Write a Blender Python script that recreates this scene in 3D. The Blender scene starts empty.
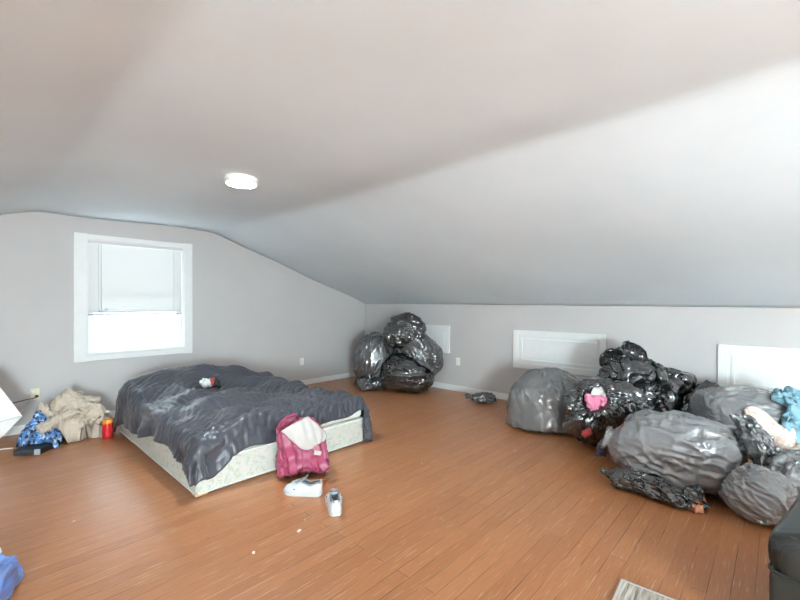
import bpy, bmesh, math, random
import numpy as np
from mathutils import Vector, Matrix
from mathutils.bvhtree import BVHTree

random.seed(4)
S = bpy.context.scene
COL = S.collection
XR, YB, XL, YF = 5.144, 5.744, -2.33, -4.2     # right knee wall, gable wall, left knee wall, gable behind the camera
HC = 2.336                                      # flat ceiling height
Rv = np.array([0.6845, -0.729, 0.0])            # across the view, horizontal
Fv = np.array([0.729, 0.6845, 0.0])             # along the view, horizontal

# ------------------------------------------------------------------ materials
def lin(r, g, b):
    f = lambda c: (c / 12.92) if c <= 0.04045 else ((c + 0.055) / 1.055) ** 2.4
    return (f(r / 255), f(g / 255), f(b / 255), 1)

class NT:
    def __init__(s, name):
        s.m = bpy.data.materials.new(name); s.m.use_nodes = True
        s.t = s.m.node_tree; s.t.nodes.clear()
        s.out = s.t.nodes.new('ShaderNodeOutputMaterial')
        s.co = None
    def n(s, typ, **kw):
        nd = s.t.nodes.new('ShaderNode' + typ)
        for k, v in kw.items(): setattr(nd, k, v)
        return nd
    def l(s, a, b): s.t.links.new(a, b)
    def coord(s, kind='Object', scale=(1, 1, 1), rot=(0, 0, 0), loc=(0, 0, 0)):
        tc = s.n('TexCoord'); mp = s.n('Mapping')
        mp.inputs['Scale'].default_value = scale; mp.inputs['Rotation'].default_value = rot; mp.inputs['Location'].default_value = loc
        s.l(tc.outputs[kind], mp.inputs['Vector']); return mp.outputs['Vector']
    def noise(s, vec, scale, detail=3, rough=.5, typ='FBM', dist=0):
        nd = s.n('TexNoise'); nd.noise_type = typ
        s.l(vec, nd.inputs['Vector']); nd.inputs['Scale'].default_value = scale
        nd.inputs['Detail'].default_value = detail; nd.inputs['Roughness'].default_value = rough
        nd.inputs['Distortion'].default_value = dist
        return nd.outputs['Fac']
    def ramp(s, fac, stops, interp='LINEAR'):
        nd = s.n('ValToRGB'); cr = nd.color_ramp; cr.interpolation = interp
        while len(cr.elements) < len(stops): cr.elements.new(.5)
        for e, (p, c) in zip(cr.elements, stops):
            e.position = p; e.color = c if len(c) == 4 else (*c, 1)
        s.l(fac, nd.inputs['Fac']); return nd.outputs['Color']
    def mix(s, fac, a, b, blend='MIX'):
        nd = s.n('Mix'); nd.data_type = 'RGBA'; nd.blend_type = blend
        for sock, v in ((nd.inputs[0], fac), (nd.inputs[6], a), (nd.inputs[7], b)):
            if isinstance(v, (int, float)): sock.default_value = v
            elif isinstance(v, tuple): sock.default_value = v
            else: s.l(v, sock)
        return nd.outputs[2]
    def math(s, op, a, b=0.0):
        nd = s.n('Math'); nd.operation = op
        for sock, v in ((nd.inputs[0], a), (nd.inputs[1], b)):
            if isinstance(v, (int, float)): sock.default_value = v
            else: s.l(v, sock)
        return nd.outputs[0]
    def bump(s, h, strength=.3, dist=.01, normal=None):
        nd = s.n('Bump'); nd.inputs['Strength'].default_value = strength; nd.inputs['Distance'].default_value = dist
        s.l(h, nd.inputs['Height'])
        if normal is not None: s.l(normal, nd.inputs['Normal'])
        return nd.outputs['Normal']
    def bsdf(s, color, rough=.5, normal=None, **kw):
        b = s.n('BsdfPrincipled')
        for k, v in [('Base Color', color), ('Roughness', rough)] + [(k.replace('_', ' '), v) for k, v in kw.items()]:
            if isinstance(v, (int, float, tuple)): b.inputs[k].default_value = v
            else: s.l(v, b.inputs[k])
        if normal is not None: s.l(normal, b.inputs['Normal'])
        s.l(b.outputs[0], s.out.inputs['Surface']); return b

def flat(name, c, rough=.5, vary=.06, nscale=12, bump=0., bscale=60, bdist=.003, **kw):
    t = NT(name); v = t.coord()
    f = t.noise(v, nscale, 4)
    lo = tuple(x * (1 - vary) for x in c[:3]) + (1,); hi = tuple(min(1, x * (1 + vary)) for x in c[:3]) + (1,)
    col = t.ramp(f, [(.3, lo), (.7, hi)])
    nm = t.bump(t.noise(v, bscale, 4), bump, bdist) if bump else None
    t.bsdf(col, rough, nm, **kw); return t.m

def plastic_film(name, base, rough, bump=.5, scale=16, dist=.012):
    t = NT(name); v = t.coord()
    r1 = t.noise(v, scale, 3, .55, 'RIDGED_MULTIFRACTAL', .6)
    r2 = t.noise(v, scale * 2.7, 2, .5, 'FBM', .8)
    h = t.math('ADD', t.math('MULTIPLY', r1, .35), t.math('MULTIPLY', r2, .5))
    rr = t.math('ADD', rough * .6, t.math('MULTIPLY', t.noise(v, 7, 3), rough * .8))
    t.bsdf(base, rr, t.bump(h, bump, dist), IOR=1.6, Coat_Weight=1.0, Coat_Roughness=.09, Coat_IOR=1.7)
    return t.m

def wall_mat(name, c):
    t = NT(name); v = t.coord()
    a = t.noise(v, 1.3, 5, .55)
    col = t.ramp(a, [(.3, tuple(x * .965 for x in c[:3])), (.7, tuple(min(1, x * 1.03) for x in c[:3]))])
    b = t.noise(v, 90, 3)
    b2 = t.noise(v, 2.2, 3)
    h = t.math('ADD', t.math('MULTIPLY', b, .12), t.math('MULTIPLY', b2, 1.6))
    t.bsdf(col, .6, t.bump(h, .35, .012), Specular_IOR_Level=.3); return t.m

def floor_mat():
    t = NT('painted_boards'); v = t.coord()
    br = t.n('TexBrick'); br.offset = .37; br.offset_frequency = 2; br.squash = 1
    t.l(v, br.inputs['Vector'])
    br.inputs['Color1'].default_value = (0, 0, 0, 1); br.inputs['Color2'].default_value = (1, 1, 1, 1)
    br.inputs['Mortar'].default_value = (.5, .5, .5, 1)
    br.inputs['Scale'].default_value = 1; br.inputs['Mortar Size'].default_value = .0024
    br.inputs['Mortar Smooth'].default_value = .4; br.inputs['Bias'].default_value = 0
    br.inputs['Brick Width'].default_value = 2.35; br.inputs['Row Height'].default_value = .083
    per = t.math('MULTIPLY', br.outputs['Color'], 1.0)
    a, b = lin(164, 108, 68), lin(182, 124, 82)
    col = t.mix(per, a, b)
    big = t.noise(v, .9, 4, .6)
    col = t.mix(t.math('MULTIPLY', big, .55), col, lin(196, 130, 86))
    gs = t.coord(scale=(1.2, 22, 1))
    grain = t.noise(gs, 6, 5, .6)
    col = t.mix(t.ramp(grain, [(.42, (0, 0, 0)), (.75, (.35,) * 3)]), col, lin(126, 72, 42))
    # pale scuffs along the boards and small chips of paint
    sc = t.noise(t.coord(scale=(2.2, 46, 1)), 2.6, 4, .55, 'FBM', .3)
    col = t.mix(t.ramp(sc, [(.605, (0, 0, 0)), (.69, (.5,) * 3)]), col, lin(214, 190, 166))
    for sc_, thr, cc_, off_ in ((7.0, .035, lin(84, 52, 36), 0), (5.0, .045, lin(216, 194, 172), 5.3), (12.0, .03, lin(214, 190, 166), 2.2)):
        vo = t.n('TexVoronoi'); vo.inputs['Scale'].default_value = sc_; t.l(t.coord(loc=(off_, off_ * .7, 0)), vo.inputs['Vector'])
        sp = t.math('LESS_THAN', t.math('ADD', vo.outputs['Distance'], t.math('MULTIPLY', t.noise(v, 90, 2), .05)), thr + .025)
        sep = t.n('SeparateColor'); t.l(vo.outputs['Color'], sep.inputs[0])
        col = t.mix(t.math('MULTIPLY', sp, t.math('MULTIPLY', t.math('GREATER_THAN', sep.outputs[0], .55), .75)), col, cc_)
    # gaps between boards: some dark, some filled with pale dust
    gapc = t.mix(t.ramp(t.noise(v, 1.7, 3), [(.5, (0, 0, 0)), (.62, (1, 1, 1))]), lin(96, 56, 34), lin(206, 164, 124))
    gapf = t.math('MULTIPLY', br.outputs['Fac'], t.ramp(t.noise(t.coord(scale=(.8, 6, 1)), 2.4, 3), [(.4, (.4,) * 3), (.6, (.95,) * 3)]))
    col = t.mix(gapf, col, gapc)
    h = t.math('SUBTRACT', t.math('MULTIPLY', t.noise(gs, 3, 3), .35), br.outputs['Fac'])
    h = t.math('ADD', h, t.math('MULTIPLY', per, .25))
    rr = .33
    t.bsdf(col, rr, t.bump(h, .35, .004), Specular_IOR_Level=.5)
    return t.m

def patterned(name, base, cols, scale, thr, rough=.8):
    t = NT(name); v = t.coord()
    col = base
    for k, (c, th) in enumerate(zip(cols, thr)):
        f = t.noise(t.coord(loc=(k * 3.3, k * 1.7, k)), scale * (1 + .23 * k), 2, .5, 'FBM', .7)
        col = t.mix(t.ramp(f, [(th, (0, 0, 0)), (th + .03, (1, 1, 1))]), col, c)
    t.bsdf(col, rough, t.bump(t.noise(v, 160, 2), .25, .002)); return t.m

M = {}
M['wall'] = wall_mat('grey_wall_paint', lin(192, 188, 186))
M['ceiling'] = wall_mat('ceiling_paint', lin(216, 227, 233))
M['floor'] = floor_mat()
M['trim'] = flat('white_trim_paint', lin(228, 228, 226), .35, .02)
M['vinyl'] = flat('white_window_vinyl', lin(243, 243, 242), .3, .015)
M['slat'] = None
M['black_bag'] = plastic_film('black_bag_film', (.014, .014, .0145, 1), .18, .8, 20)
M['char_bag'] = plastic_film('charcoal_bag_film', (.06, .06, .061, 1), .22, .7, 18)
M['grey_bag'] = plastic_film('grey_bag_film', (.13, .13, .131, 1), .2, .75, 18)
M['silver_bag'] = plastic_film('silver_grey_bag_film', (.20, .20, .202, 1), .18, .9, 19)
M['blue_bag'] = plastic_film('blue_bag_film', lin(104, 138, 206), .35, .4, 12)
M['duvet'] = flat('charcoal_satin', lin(66, 66, 73), .40, .12, 9, .3, 45, .003, Sheen_Weight=.12, Sheen_Roughness=.4)
M['ticking'] = patterned('pale_floral_ticking', lin(200, 200, 191), [lin(178, 188, 172), lin(212, 200, 188), lin(172, 184, 176)], 26, [.55, .6, .62])
M['mattress'] = flat('white_mattress_cloth', lin(228, 228, 224), .8, .03, 20, .2, 120)
M['tan'] = flat('tan_corner_plastic', lin(206, 178, 140), .5)
M['pink'] = flat('pink_nylon', lin(156, 58, 90), .42, .14, 14, .4, 50, .003, Sheen_Weight=.2)
M['pink_dark'] = flat('dark_pink_webbing', lin(160, 52, 88), .6, .1)
M['cream'] = flat('cream_quilted_cloth', lin(186, 179, 174), .75, .04, 18, .3, 70)
M['shoe'] = flat('white_leather', lin(204, 205, 207), .42, .03)
M['shoe_sole'] = flat('white_rubber', lin(196, 196, 194), .55, .04)
M['lining'] = flat('grey_shoe_lining', lin(128, 130, 132), .9, .2, 40)
M['dark'] = flat('black_plastic', lin(30, 30, 33), .4)
M['dark_grey'] = flat('dark_grey_plastic', lin(66, 68, 74), .4)
M['light_grey'] = flat('light_grey_plastic', lin(168, 172, 176), .4)
M['beige'] = flat('beige_cotton', lin(198, 182, 164), .85, .08, 10, .3, 60, Sheen_Weight=.1)
M['taupe'] = flat('taupe_collar_cloth', lin(120, 114, 106), .85, .1)
M['blue_print'] = patterned('blue_print', lin(92, 138, 196), [lin(34, 46, 78), lin(196, 216, 232), lin(120, 164, 214)], 22, [.52, .58, .62], .5)
M['floral'] = patterned('cream_floral_print', lin(226, 217, 207), [lin(222, 178, 158), lin(206, 196, 186), lin(214, 150, 136)], 34, [.56, .6, .66])
M['aqua'] = flat('light_blue_cotton', lin(136, 176, 190), .85, .12, 10, .3, 50)
M['peach'] = flat('peach_cotton', lin(222, 164, 136), .85, .1, 16)
M['pink_cloth'] = flat('bright_pink_cotton', lin(226, 132, 160), .85, .08, 20)
M['white_cloth'] = flat('pale_grey_cotton', lin(206, 208, 204), .85, .06, 18)
M['red_cloth'] = flat('red_cotton', lin(178, 70, 70), .85, .1)
M['lilac'] = flat('lilac_cotton', lin(92, 90, 108), .8, .1, 14)
M['leather'] = flat('black_leather', lin(44, 45, 42), .33, .12, 6, .35, 110, .002)
M['card'] = flat('white_card', lin(238, 238, 236), .6, .015)
M['ivory'] = flat('ivory_plastic', lin(226, 217, 190), .4, .03)
M['white_plastic'] = flat('white_plate_plastic', lin(240, 236, 226), .4, .02)
M['red_plastic'] = flat('red_label', lin(196, 34, 38), .3, .15, 30)
M['orange'] = flat('orange_label', lin(228, 150, 44), .35, .12, 40)
M['cord_dark'] = flat('dark_cord', lin(84, 80, 76), .5)
M['cord_white'] = flat('white_cord', lin(226, 222, 212), .5)
M['paper'] = flat('white_paper', lin(232, 228, 220), .8)
def glass(name, tint=(1, 1, 1, 1), gl=.06):
    t = NT(name); a = t.n('BsdfTransparent'); a.inputs[0].default_value = tint
    g = t.n('BsdfGlossy'); g.inputs['Roughness'].default_value = .03
    m = t.n('MixShader'); m.inputs[0].default_value = gl
    t.l(a.outputs[0], m.inputs[1]); t.l(g.outputs[0], m.inputs[2]); t.l(m.outputs[0], t.out.inputs['Surface']); return t.m
M['glass'] = glass('window_glass')
M['clear'] = glass('clear_bottle_plastic', (.93, .93, .93, 1), .14)
def slat_mat():
    t = NT('translucent_white_slat'); d = t.n('BsdfDiffuse'); d.inputs[0].default_value = (.71, .70, .685, 1)
    tr = t.n('BsdfTranslucent'); tr.inputs[0].default_value = (.86, .85, .83, 1)
    m = t.n('MixShader'); m.inputs[0].default_value = SLAT_T
    t.l(d.outputs[0], m.inputs[1]); t.l(tr.outputs[0], m.inputs[2]); t.l(m.outputs[0], t.out.inputs['Surface']); return t.m

def lamp_mat():
    t = NT('lamp_diffuser'); b = t.bsdf((.9, .9, .88, 1), .4)
    b.inputs['Emission Color'].default_value = (.8, .94, 1, 1); b.inputs['Emission Strength'].default_value = LAMP_EMIT
    return t.m
def rug_mat():
    t = NT('striped_grey_rug'); v = t.coord(scale=(60, 5, 1))
    f = t.noise(v, 1, 4, .6)
    col = t.ramp(f, [(.32, lin(104, 94, 86)), (.5, lin(168, 158, 146)), (.66, lin(208, 200, 188))])
    t.bsdf(col, .9, t.bump(f, .4, .004)); return t.m

# ------------------------------------------------------------------ mesh helpers
def tag(o, label, cat, group=None, kind=None):
    o['label'] = label; o['category'] = cat
    if group: o['group'] = group
    if kind: o['kind'] = kind
    return o

def root(name, loc, label, cat, group=None, kind=None, rz=0):
    o = bpy.data.objects.new(name, None); COL.objects.link(o)
    o.location = loc; o.rotation_euler = (0, 0, rz); o.empty_display_size = .1
    return tag(o, label, cat, group, kind)

def mesh_obj(name, verts, faces, mat, parent=None, loc=(0, 0, 0), smooth=True):
    """verts in world space when parent is None (origin put at loc) or relative to the parent"""
    me = bpy.data.meshes.new(name)
    V = np.asarray(verts, float)
    if parent is None: V = V - np.asarray(loc, float)
    me.from_pydata(V.tolist(), [], faces); me.validate(); me.update()
    bm = bmesh.new(); bm.from_mesh(me); bmesh.ops.recalc_face_normals(bm, faces=bm.faces); bm.to_mesh(me); bm.free()
    if smooth: me.polygons.foreach_set('use_smooth', [True] * len(me.polygons))
    me.materials.append(mat)
    o = bpy.data.objects.new(name, me); COL.objects.link(o)
    if parent is None: o.location = loc
    else: o.parent = parent
    return o

class MB:
    """collects shapes into one mesh"""
    def __init__(s): s.bm = bmesh.new()
    def box(s, lo, hi, bevel=0, rot=None, seg=2):
        r = bmesh.ops.create_cube(s.bm, size=1)
        vs = r['verts']; c = [(a + b) / 2 for a, b in zip(lo, hi)]; d = [b - a for a, b in zip(lo, hi)]
        for v in vs: v.co = Vector((v.co[0] * d[0], v.co[1] * d[1], v.co[2] * d[2]))
        if rot is not None:
            for v in vs: v.co = rot @ v.co
        for v in vs: v.co += Vector(c)
        if bevel:
            es = list({e for v in vs for e in v.link_edges})
            bmesh.ops.bevel(s.bm, geom=es, offset=bevel, segments=seg, profile=.5, affect='EDGES')
        return s
    def prism(s, poly, axis, a, b):
        """poly of 2-D points in the two other axes, pushed from a to b along axis"""
        def p3(p, d):
            return {'x': (d, p[0], p[1]), 'y': (p[0], d, p[1]), 'z': (p[0], p[1], d)}[axis]
        A = [s.bm.verts.new(p3(p, a)) for p in poly]; B = [s.bm.verts.new(p3(p, b)) for p in poly]
        s.bm.faces.new(A); s.bm.faces.new(B[::-1])
        for i in range(len(poly)):
            j = (i + 1) % len(poly); s.bm.faces.new((A[i], B[i], B[j], A[j]))
        return s
    def tube(s, path, r, n=8, caps=True):
        P = [Vector(p) for p in path]; rings = []
        up = Vector((.13, .21, .97))
        for i, p in enumerate(P):
            t = (P[min(i + 1, len(P) - 1)] - P[max(i - 1, 0)]).normalized()
            a = t.cross(up); a = a.normalized() if a.length > .05 else t.cross(Vector((1, 0, 0))).normalized()
            b = t.cross(a)
            rr = r[i] if isinstance(r, (list, tuple)) else r
            rings.append([s.bm.verts.new(p + (a * math.cos(k * 2 * math.pi / n) + b * math.sin(k * 2 * math.pi / n)) * rr) for k in range(n)])
        for q, w in zip(rings, rings[1:]):
            for k in range(n): s.bm.faces.new((q[k], q[(k + 1) % n], w[(k + 1) % n], w[k]))
        if caps: s.bm.faces.new(rings[0][::-1]); s.bm.faces.new(rings[-1])
        return s
    def lathe(s, prof, c=(0, 0, 0), n=32, axis='z'):
        rings = []
        for (r, h) in prof:
            ring = []
            for k in range(n):
                a = 2 * math.pi * k / n
                p = (r * math.cos(a), r * math.sin(a), h) if axis == 'z' else ((h, r * math.cos(a), r * math.sin(a)) if axis == 'x' else (r * math.cos(a), h, r * math.sin(a)))
                ring.append(s.bm.verts.new(Vector(c) + Vector(p)))
            rings.append(ring)
        for q, w in zip(rings, rings[1:]):
            for k in range(n): s.bm.faces.new((q[k], q[(k + 1) % n], w[(k + 1) % n], w[k]))
        s.bm.faces.new(rings[0][::-1]); s.bm.faces.new(rings[-1])
        return s
    def band(s, path, side, nrm, w, t):
        """flat strap: path points, side and normal vectors per point"""
        rings = []
        for p, sd, nm in zip(path, side, nrm):
            p, sd, nm = Vector(p), Vector(sd).normalized(), Vector(nm).normalized()
            rings.append([s.bm.verts.new(p + sd * (a * w / 2) + nm * (b * t / 2)) for a, b in ((-1, -1), (1, -1), (1, .6), (.85, 1), (-.85, 1), (-1, .6))])
        for q, u in zip(rings, rings[1:]):
            for k in range(6): s.bm.faces.new((q[k], q[(k + 1) % 6], u[(k + 1) % 6], u[k]))
        s.bm.faces.new(rings[0][::-1]); s.bm.faces.new(rings[-1]); return s
    def build(s, name, mat, parent=None, loc=(0, 0, 0), smooth=False):
        bmesh.ops.recalc_face_normals(s.bm, faces=s.bm.faces)
        me = bpy.data.meshes.new(name)
        if parent is None: bmesh.ops.translate(s.bm, verts=s.bm.verts, vec=-Vector(loc))
        s.bm.to_mesh(me); s.bm.free()
        if smooth: me.polygons.foreach_set('use_smooth', [True] * len(me.polygons))
        me.materials.append(mat)
        o = bpy.data.objects.new(name, me); COL.objects.link(o)
        if parent is None: o.location = loc
        else: o.parent = parent
        if smooth == 'auto':
            try: me.set_sharp_from_angle(angle=math.radians(40))
            except Exception: pass
        return o

def smooth_path(pts, n=40):
    P = np.array(pts, float); out = []
    for t in np.linspace(0, len(P) - 1, n):
        i = min(int(t), len(P) - 2); f = t - i
        p0, p1, p2, p3 = P[max(i - 1, 0)], P[i], P[i + 1], P[min(i + 2, len(P) - 1)]
        out.append(.5 * (2 * p1 + (p2 - p0) * f + (2 * p0 - 5 * p1 + 4 * p2 - p3) * f * f + (3 * p1 - p0 - 3 * p2 + p3) * f ** 3))
    return out

def waves(P, freq, seed, k=10):
    rg = np.random.RandomState(seed); P = np.asarray(P)
    s = np.zeros(P.shape[:-1])
    for _ in range(k):
        w = rg.normal(size=P.shape[-1]); w *= freq * (.6 + .8 * rg.rand()) / np.linalg.norm(w)
        s += np.sin(P @ w * 2 * math.pi + rg.rand() * 6.283)
    return s / math.sqrt(k / 2)

# ------------------------------------------------------------------ wrinkled film: a skin with more cloth than its shape needs
def vnormals(V, F):
    F = np.array([f for f in F if len(f) == 4]); a = V[F[:, 2]] - V[F[:, 0]]; b = V[F[:, 3]] - V[F[:, 1]]
    fn = np.cross(a, b); N = np.zeros_like(V)
    for k in range(4):
        for c in range(3): N[:, c] += np.bincount(F[:, k], weights=fn[:, c], minlength=len(V))
    return N / (np.linalg.norm(N, axis=1)[:, None] + 1e-12)

def creases(P, freq, seed, k=7, sharp=.8):
    """sharp straight folds in random directions, each living in its own patch"""
    rg = np.random.RandomState(seed); s = np.zeros(len(P))
    for q in range(k):
        w = rg.normal(size=3); w /= np.linalg.norm(w); f = freq * (.6 + 1.0 * rg.rand())
        ph = P @ w * f * math.pi + .9 * waves(P, freq * .3, seed * 31 + q, 6) + rg.rand() * 6
        m = np.clip(waves(P, freq * .28, seed * 57 + q, 6) + .15, 0, 1.2)
        s += (1 - np.abs(np.sin(ph)) ** sharp) * m / (.6 + .4 * f / freq)
    return s / k * 2.2

def film(base, E, rest, kf=.02, kb=.15, iters=180, amp=.004, cmax=.04, seed=0, zmin=.002, xmax=None, ymax=None, nrm=None, omax=.008):
    n = len(base); rg = np.random.RandomState(seed)
    i, j = E[:, 0], E[:, 1]; ii = np.concatenate([i, j])
    deg = np.bincount(ii, minlength=n).astype(float)[:, None]
    jj = np.concatenate([j, i])
    X = base + rg.normal(size=base.shape) * amp
    cm = np.broadcast_to(np.asarray(cmax, float), (n,))[:, None]
    def scat(vals, idx): return np.stack([np.bincount(idx, weights=vals[:, c], minlength=n) for c in range(3)], 1)
    for it in range(iters):
        d = X[j] - X[i]; L = np.linalg.norm(d, axis=1) + 1e-9
        c = d * ((L - rest) / L * .5)[:, None]
        X = X + 1.6 * scat(np.concatenate([c, -c]), ii) / deg
        D = X - base
        X = X + kb * (scat(D[jj], ii) / deg - D) - kf * D
        D = X - base; L = np.linalg.norm(D, axis=1)[:, None] + 1e-9
        D = D * np.minimum(1, cm / L)
        if nrm is not None:
            dn = (D * nrm).sum(1)[:, None]; D = D - nrm * np.maximum(dn - omax, 0)
        X = base + D
        if zmin is not None: X[:, 2] = np.maximum(X[:, 2], zmin)
        if xmax is not None: X[:, 0] = np.minimum(X[:, 0], xmax)
        if ymax is not None: X[:, 1] = np.minimum(X[:, 1], ymax)
    return X

def grid_topo(nu, nv, wrap):
    """vertex id = row*nu + col; rows nv; returns faces and edges"""
    F, E = [], []
    cu = nu if wrap else nu - 1
    for r in range(nv):
        for c in range(cu):
            c2 = (c + 1) % nu
            E.append((r * nu + c, r * nu + c2))
            if r + 1 < nv:
                F.append((r * nu + c, r * nu + c2, (r + 1) * nu + c2, (r + 1) * nu + c))
                E += [(r * nu + c, (r + 1) * nu + c2), (r * nu + c2, (r + 1) * nu + c)]
    for r in range(nv - 1):
        for c in range(nu): E.append((r * nu + c, (r + 1) * nu + c))
    return F, np.array(E)

HULLS = []      # (bvh, lo, hi) of things already placed
def add_hull(V, F):
    V = np.asarray(V)
    b = BVHTree.FromPolygons([tuple(v) for v in V], [tuple(f) for f in F])
    cen = V.mean(0); Fq = [f for f in F if len(f) == 4][:4000]
    s = sum(np.cross(V[f[2]] - V[f[0]], V[f[3]] - V[f[1]]) @ (V[f[0]] - cen) for f in Fq)
    HULLS.append((b, V.min(0), V.max(0), 1.0 if s >= 0 else -1.0))
def add_hull_obj(o, mw=None):
    V = [tuple(o.matrix_world @ v.co) if mw is None else tuple(mw @ v.co) for v in o.data.vertices]
    add_hull(V, [tuple(p.vertices) for p in o.data.polygons])
def push_out(X, hulls, gap=.006):
    X = X.copy()
    for (b, lo, hi, sg) in hulls:
        m = np.all((X > lo - .01) & (X < hi + .01), 1)
        for k in np.nonzero(m)[0]:
            co = Vector(X[k]); loc, nm, idx, d = b.find_nearest(co)
            if loc is None: continue
            out = nm * sg
            if (co - loc).dot(out) < gap: X[k] = loc + out * gap
    return X

def untangle(X, F, hulls, step=.006, n=6, zmin=.003):
    """lift the faces that still cut through a neighbour"""
    X = X.copy()
    for it in range(n):
        bv = BVHTree.FromPolygons([tuple(v) for v in X], F); moved = 0
        for (b, lo, hi, sg) in hulls:
            if np.any(X.min(0) > hi + .01) or np.any(X.max(0) < lo - .01): continue
            ks = {k for fa, fb in bv.overlap(b) for k in F[fa]}
            for k in ks:
                co = Vector(X[k])
                loc, nm, idx, d = b.find_nearest(co)
                if loc is None: continue
                o = nm * sg; gap = (co - loc).dot(o)
                X[k] = (loc + o * (max(gap, 0) + step)) if gap < .03 else co + o * step; moved += 1
            X[:, 2] = np.maximum(X[:, 2], zmin); X[:, 0] = np.minimum(X[:, 0], XR - .022); X[:, 1] = np.minimum(X[:, 1], YB - .022)
        if not moved: break
    return X

def axes(axis):
    z = np.array(axis, float); z /= np.linalg.norm(z)
    x = Rv - (Rv @ z) * z
    if np.linalg.norm(x) < .5: x = Fv - (Fv @ z) * z
    x /= np.linalg.norm(x); return np.stack([x, np.cross(z, x), z], 1)

TIED = [(.02, -1), (.5, -.97), (.86, -.72), (1, -.2), (.97, .25), (.8, .62), (.45, .88), (.15, 1.0), (.075, 1.08), (.16, 1.2), (.26, 1.27)]
ROUND = [(.02, -1), (.5, -.95), (.85, -.66), (1, -.15), (.97, .3), (.78, .68), (.42, .93), (.02, 1)]
LOOSE = [(.02, -1), (.5, -.97), (.88, -.72), (1, -.2), (.95, .3), (.7, .65), (.42, .85), (.28, 1.0), (.3, 1.12), (.36, 1.22)]
OPEN = [(.02, -1), (.5, -.97), (.9, -.72), (1, -.2), (.97, .3), (.82, .62), (.66, .8), (.6, .9), (.5, .86), (.42, .72), (.3, .62), (.02, .58)]
LONG = [(.02, -1.25), (.2, -1.2), (.12, -1.08), (.3, -.95), (.7, -.75), (.95, -.35), (1, .0), (.9, .4), (.6, .75), (.3, .92), (.14, 1.02), (.22, 1.15), (.3, 1.22)]

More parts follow.
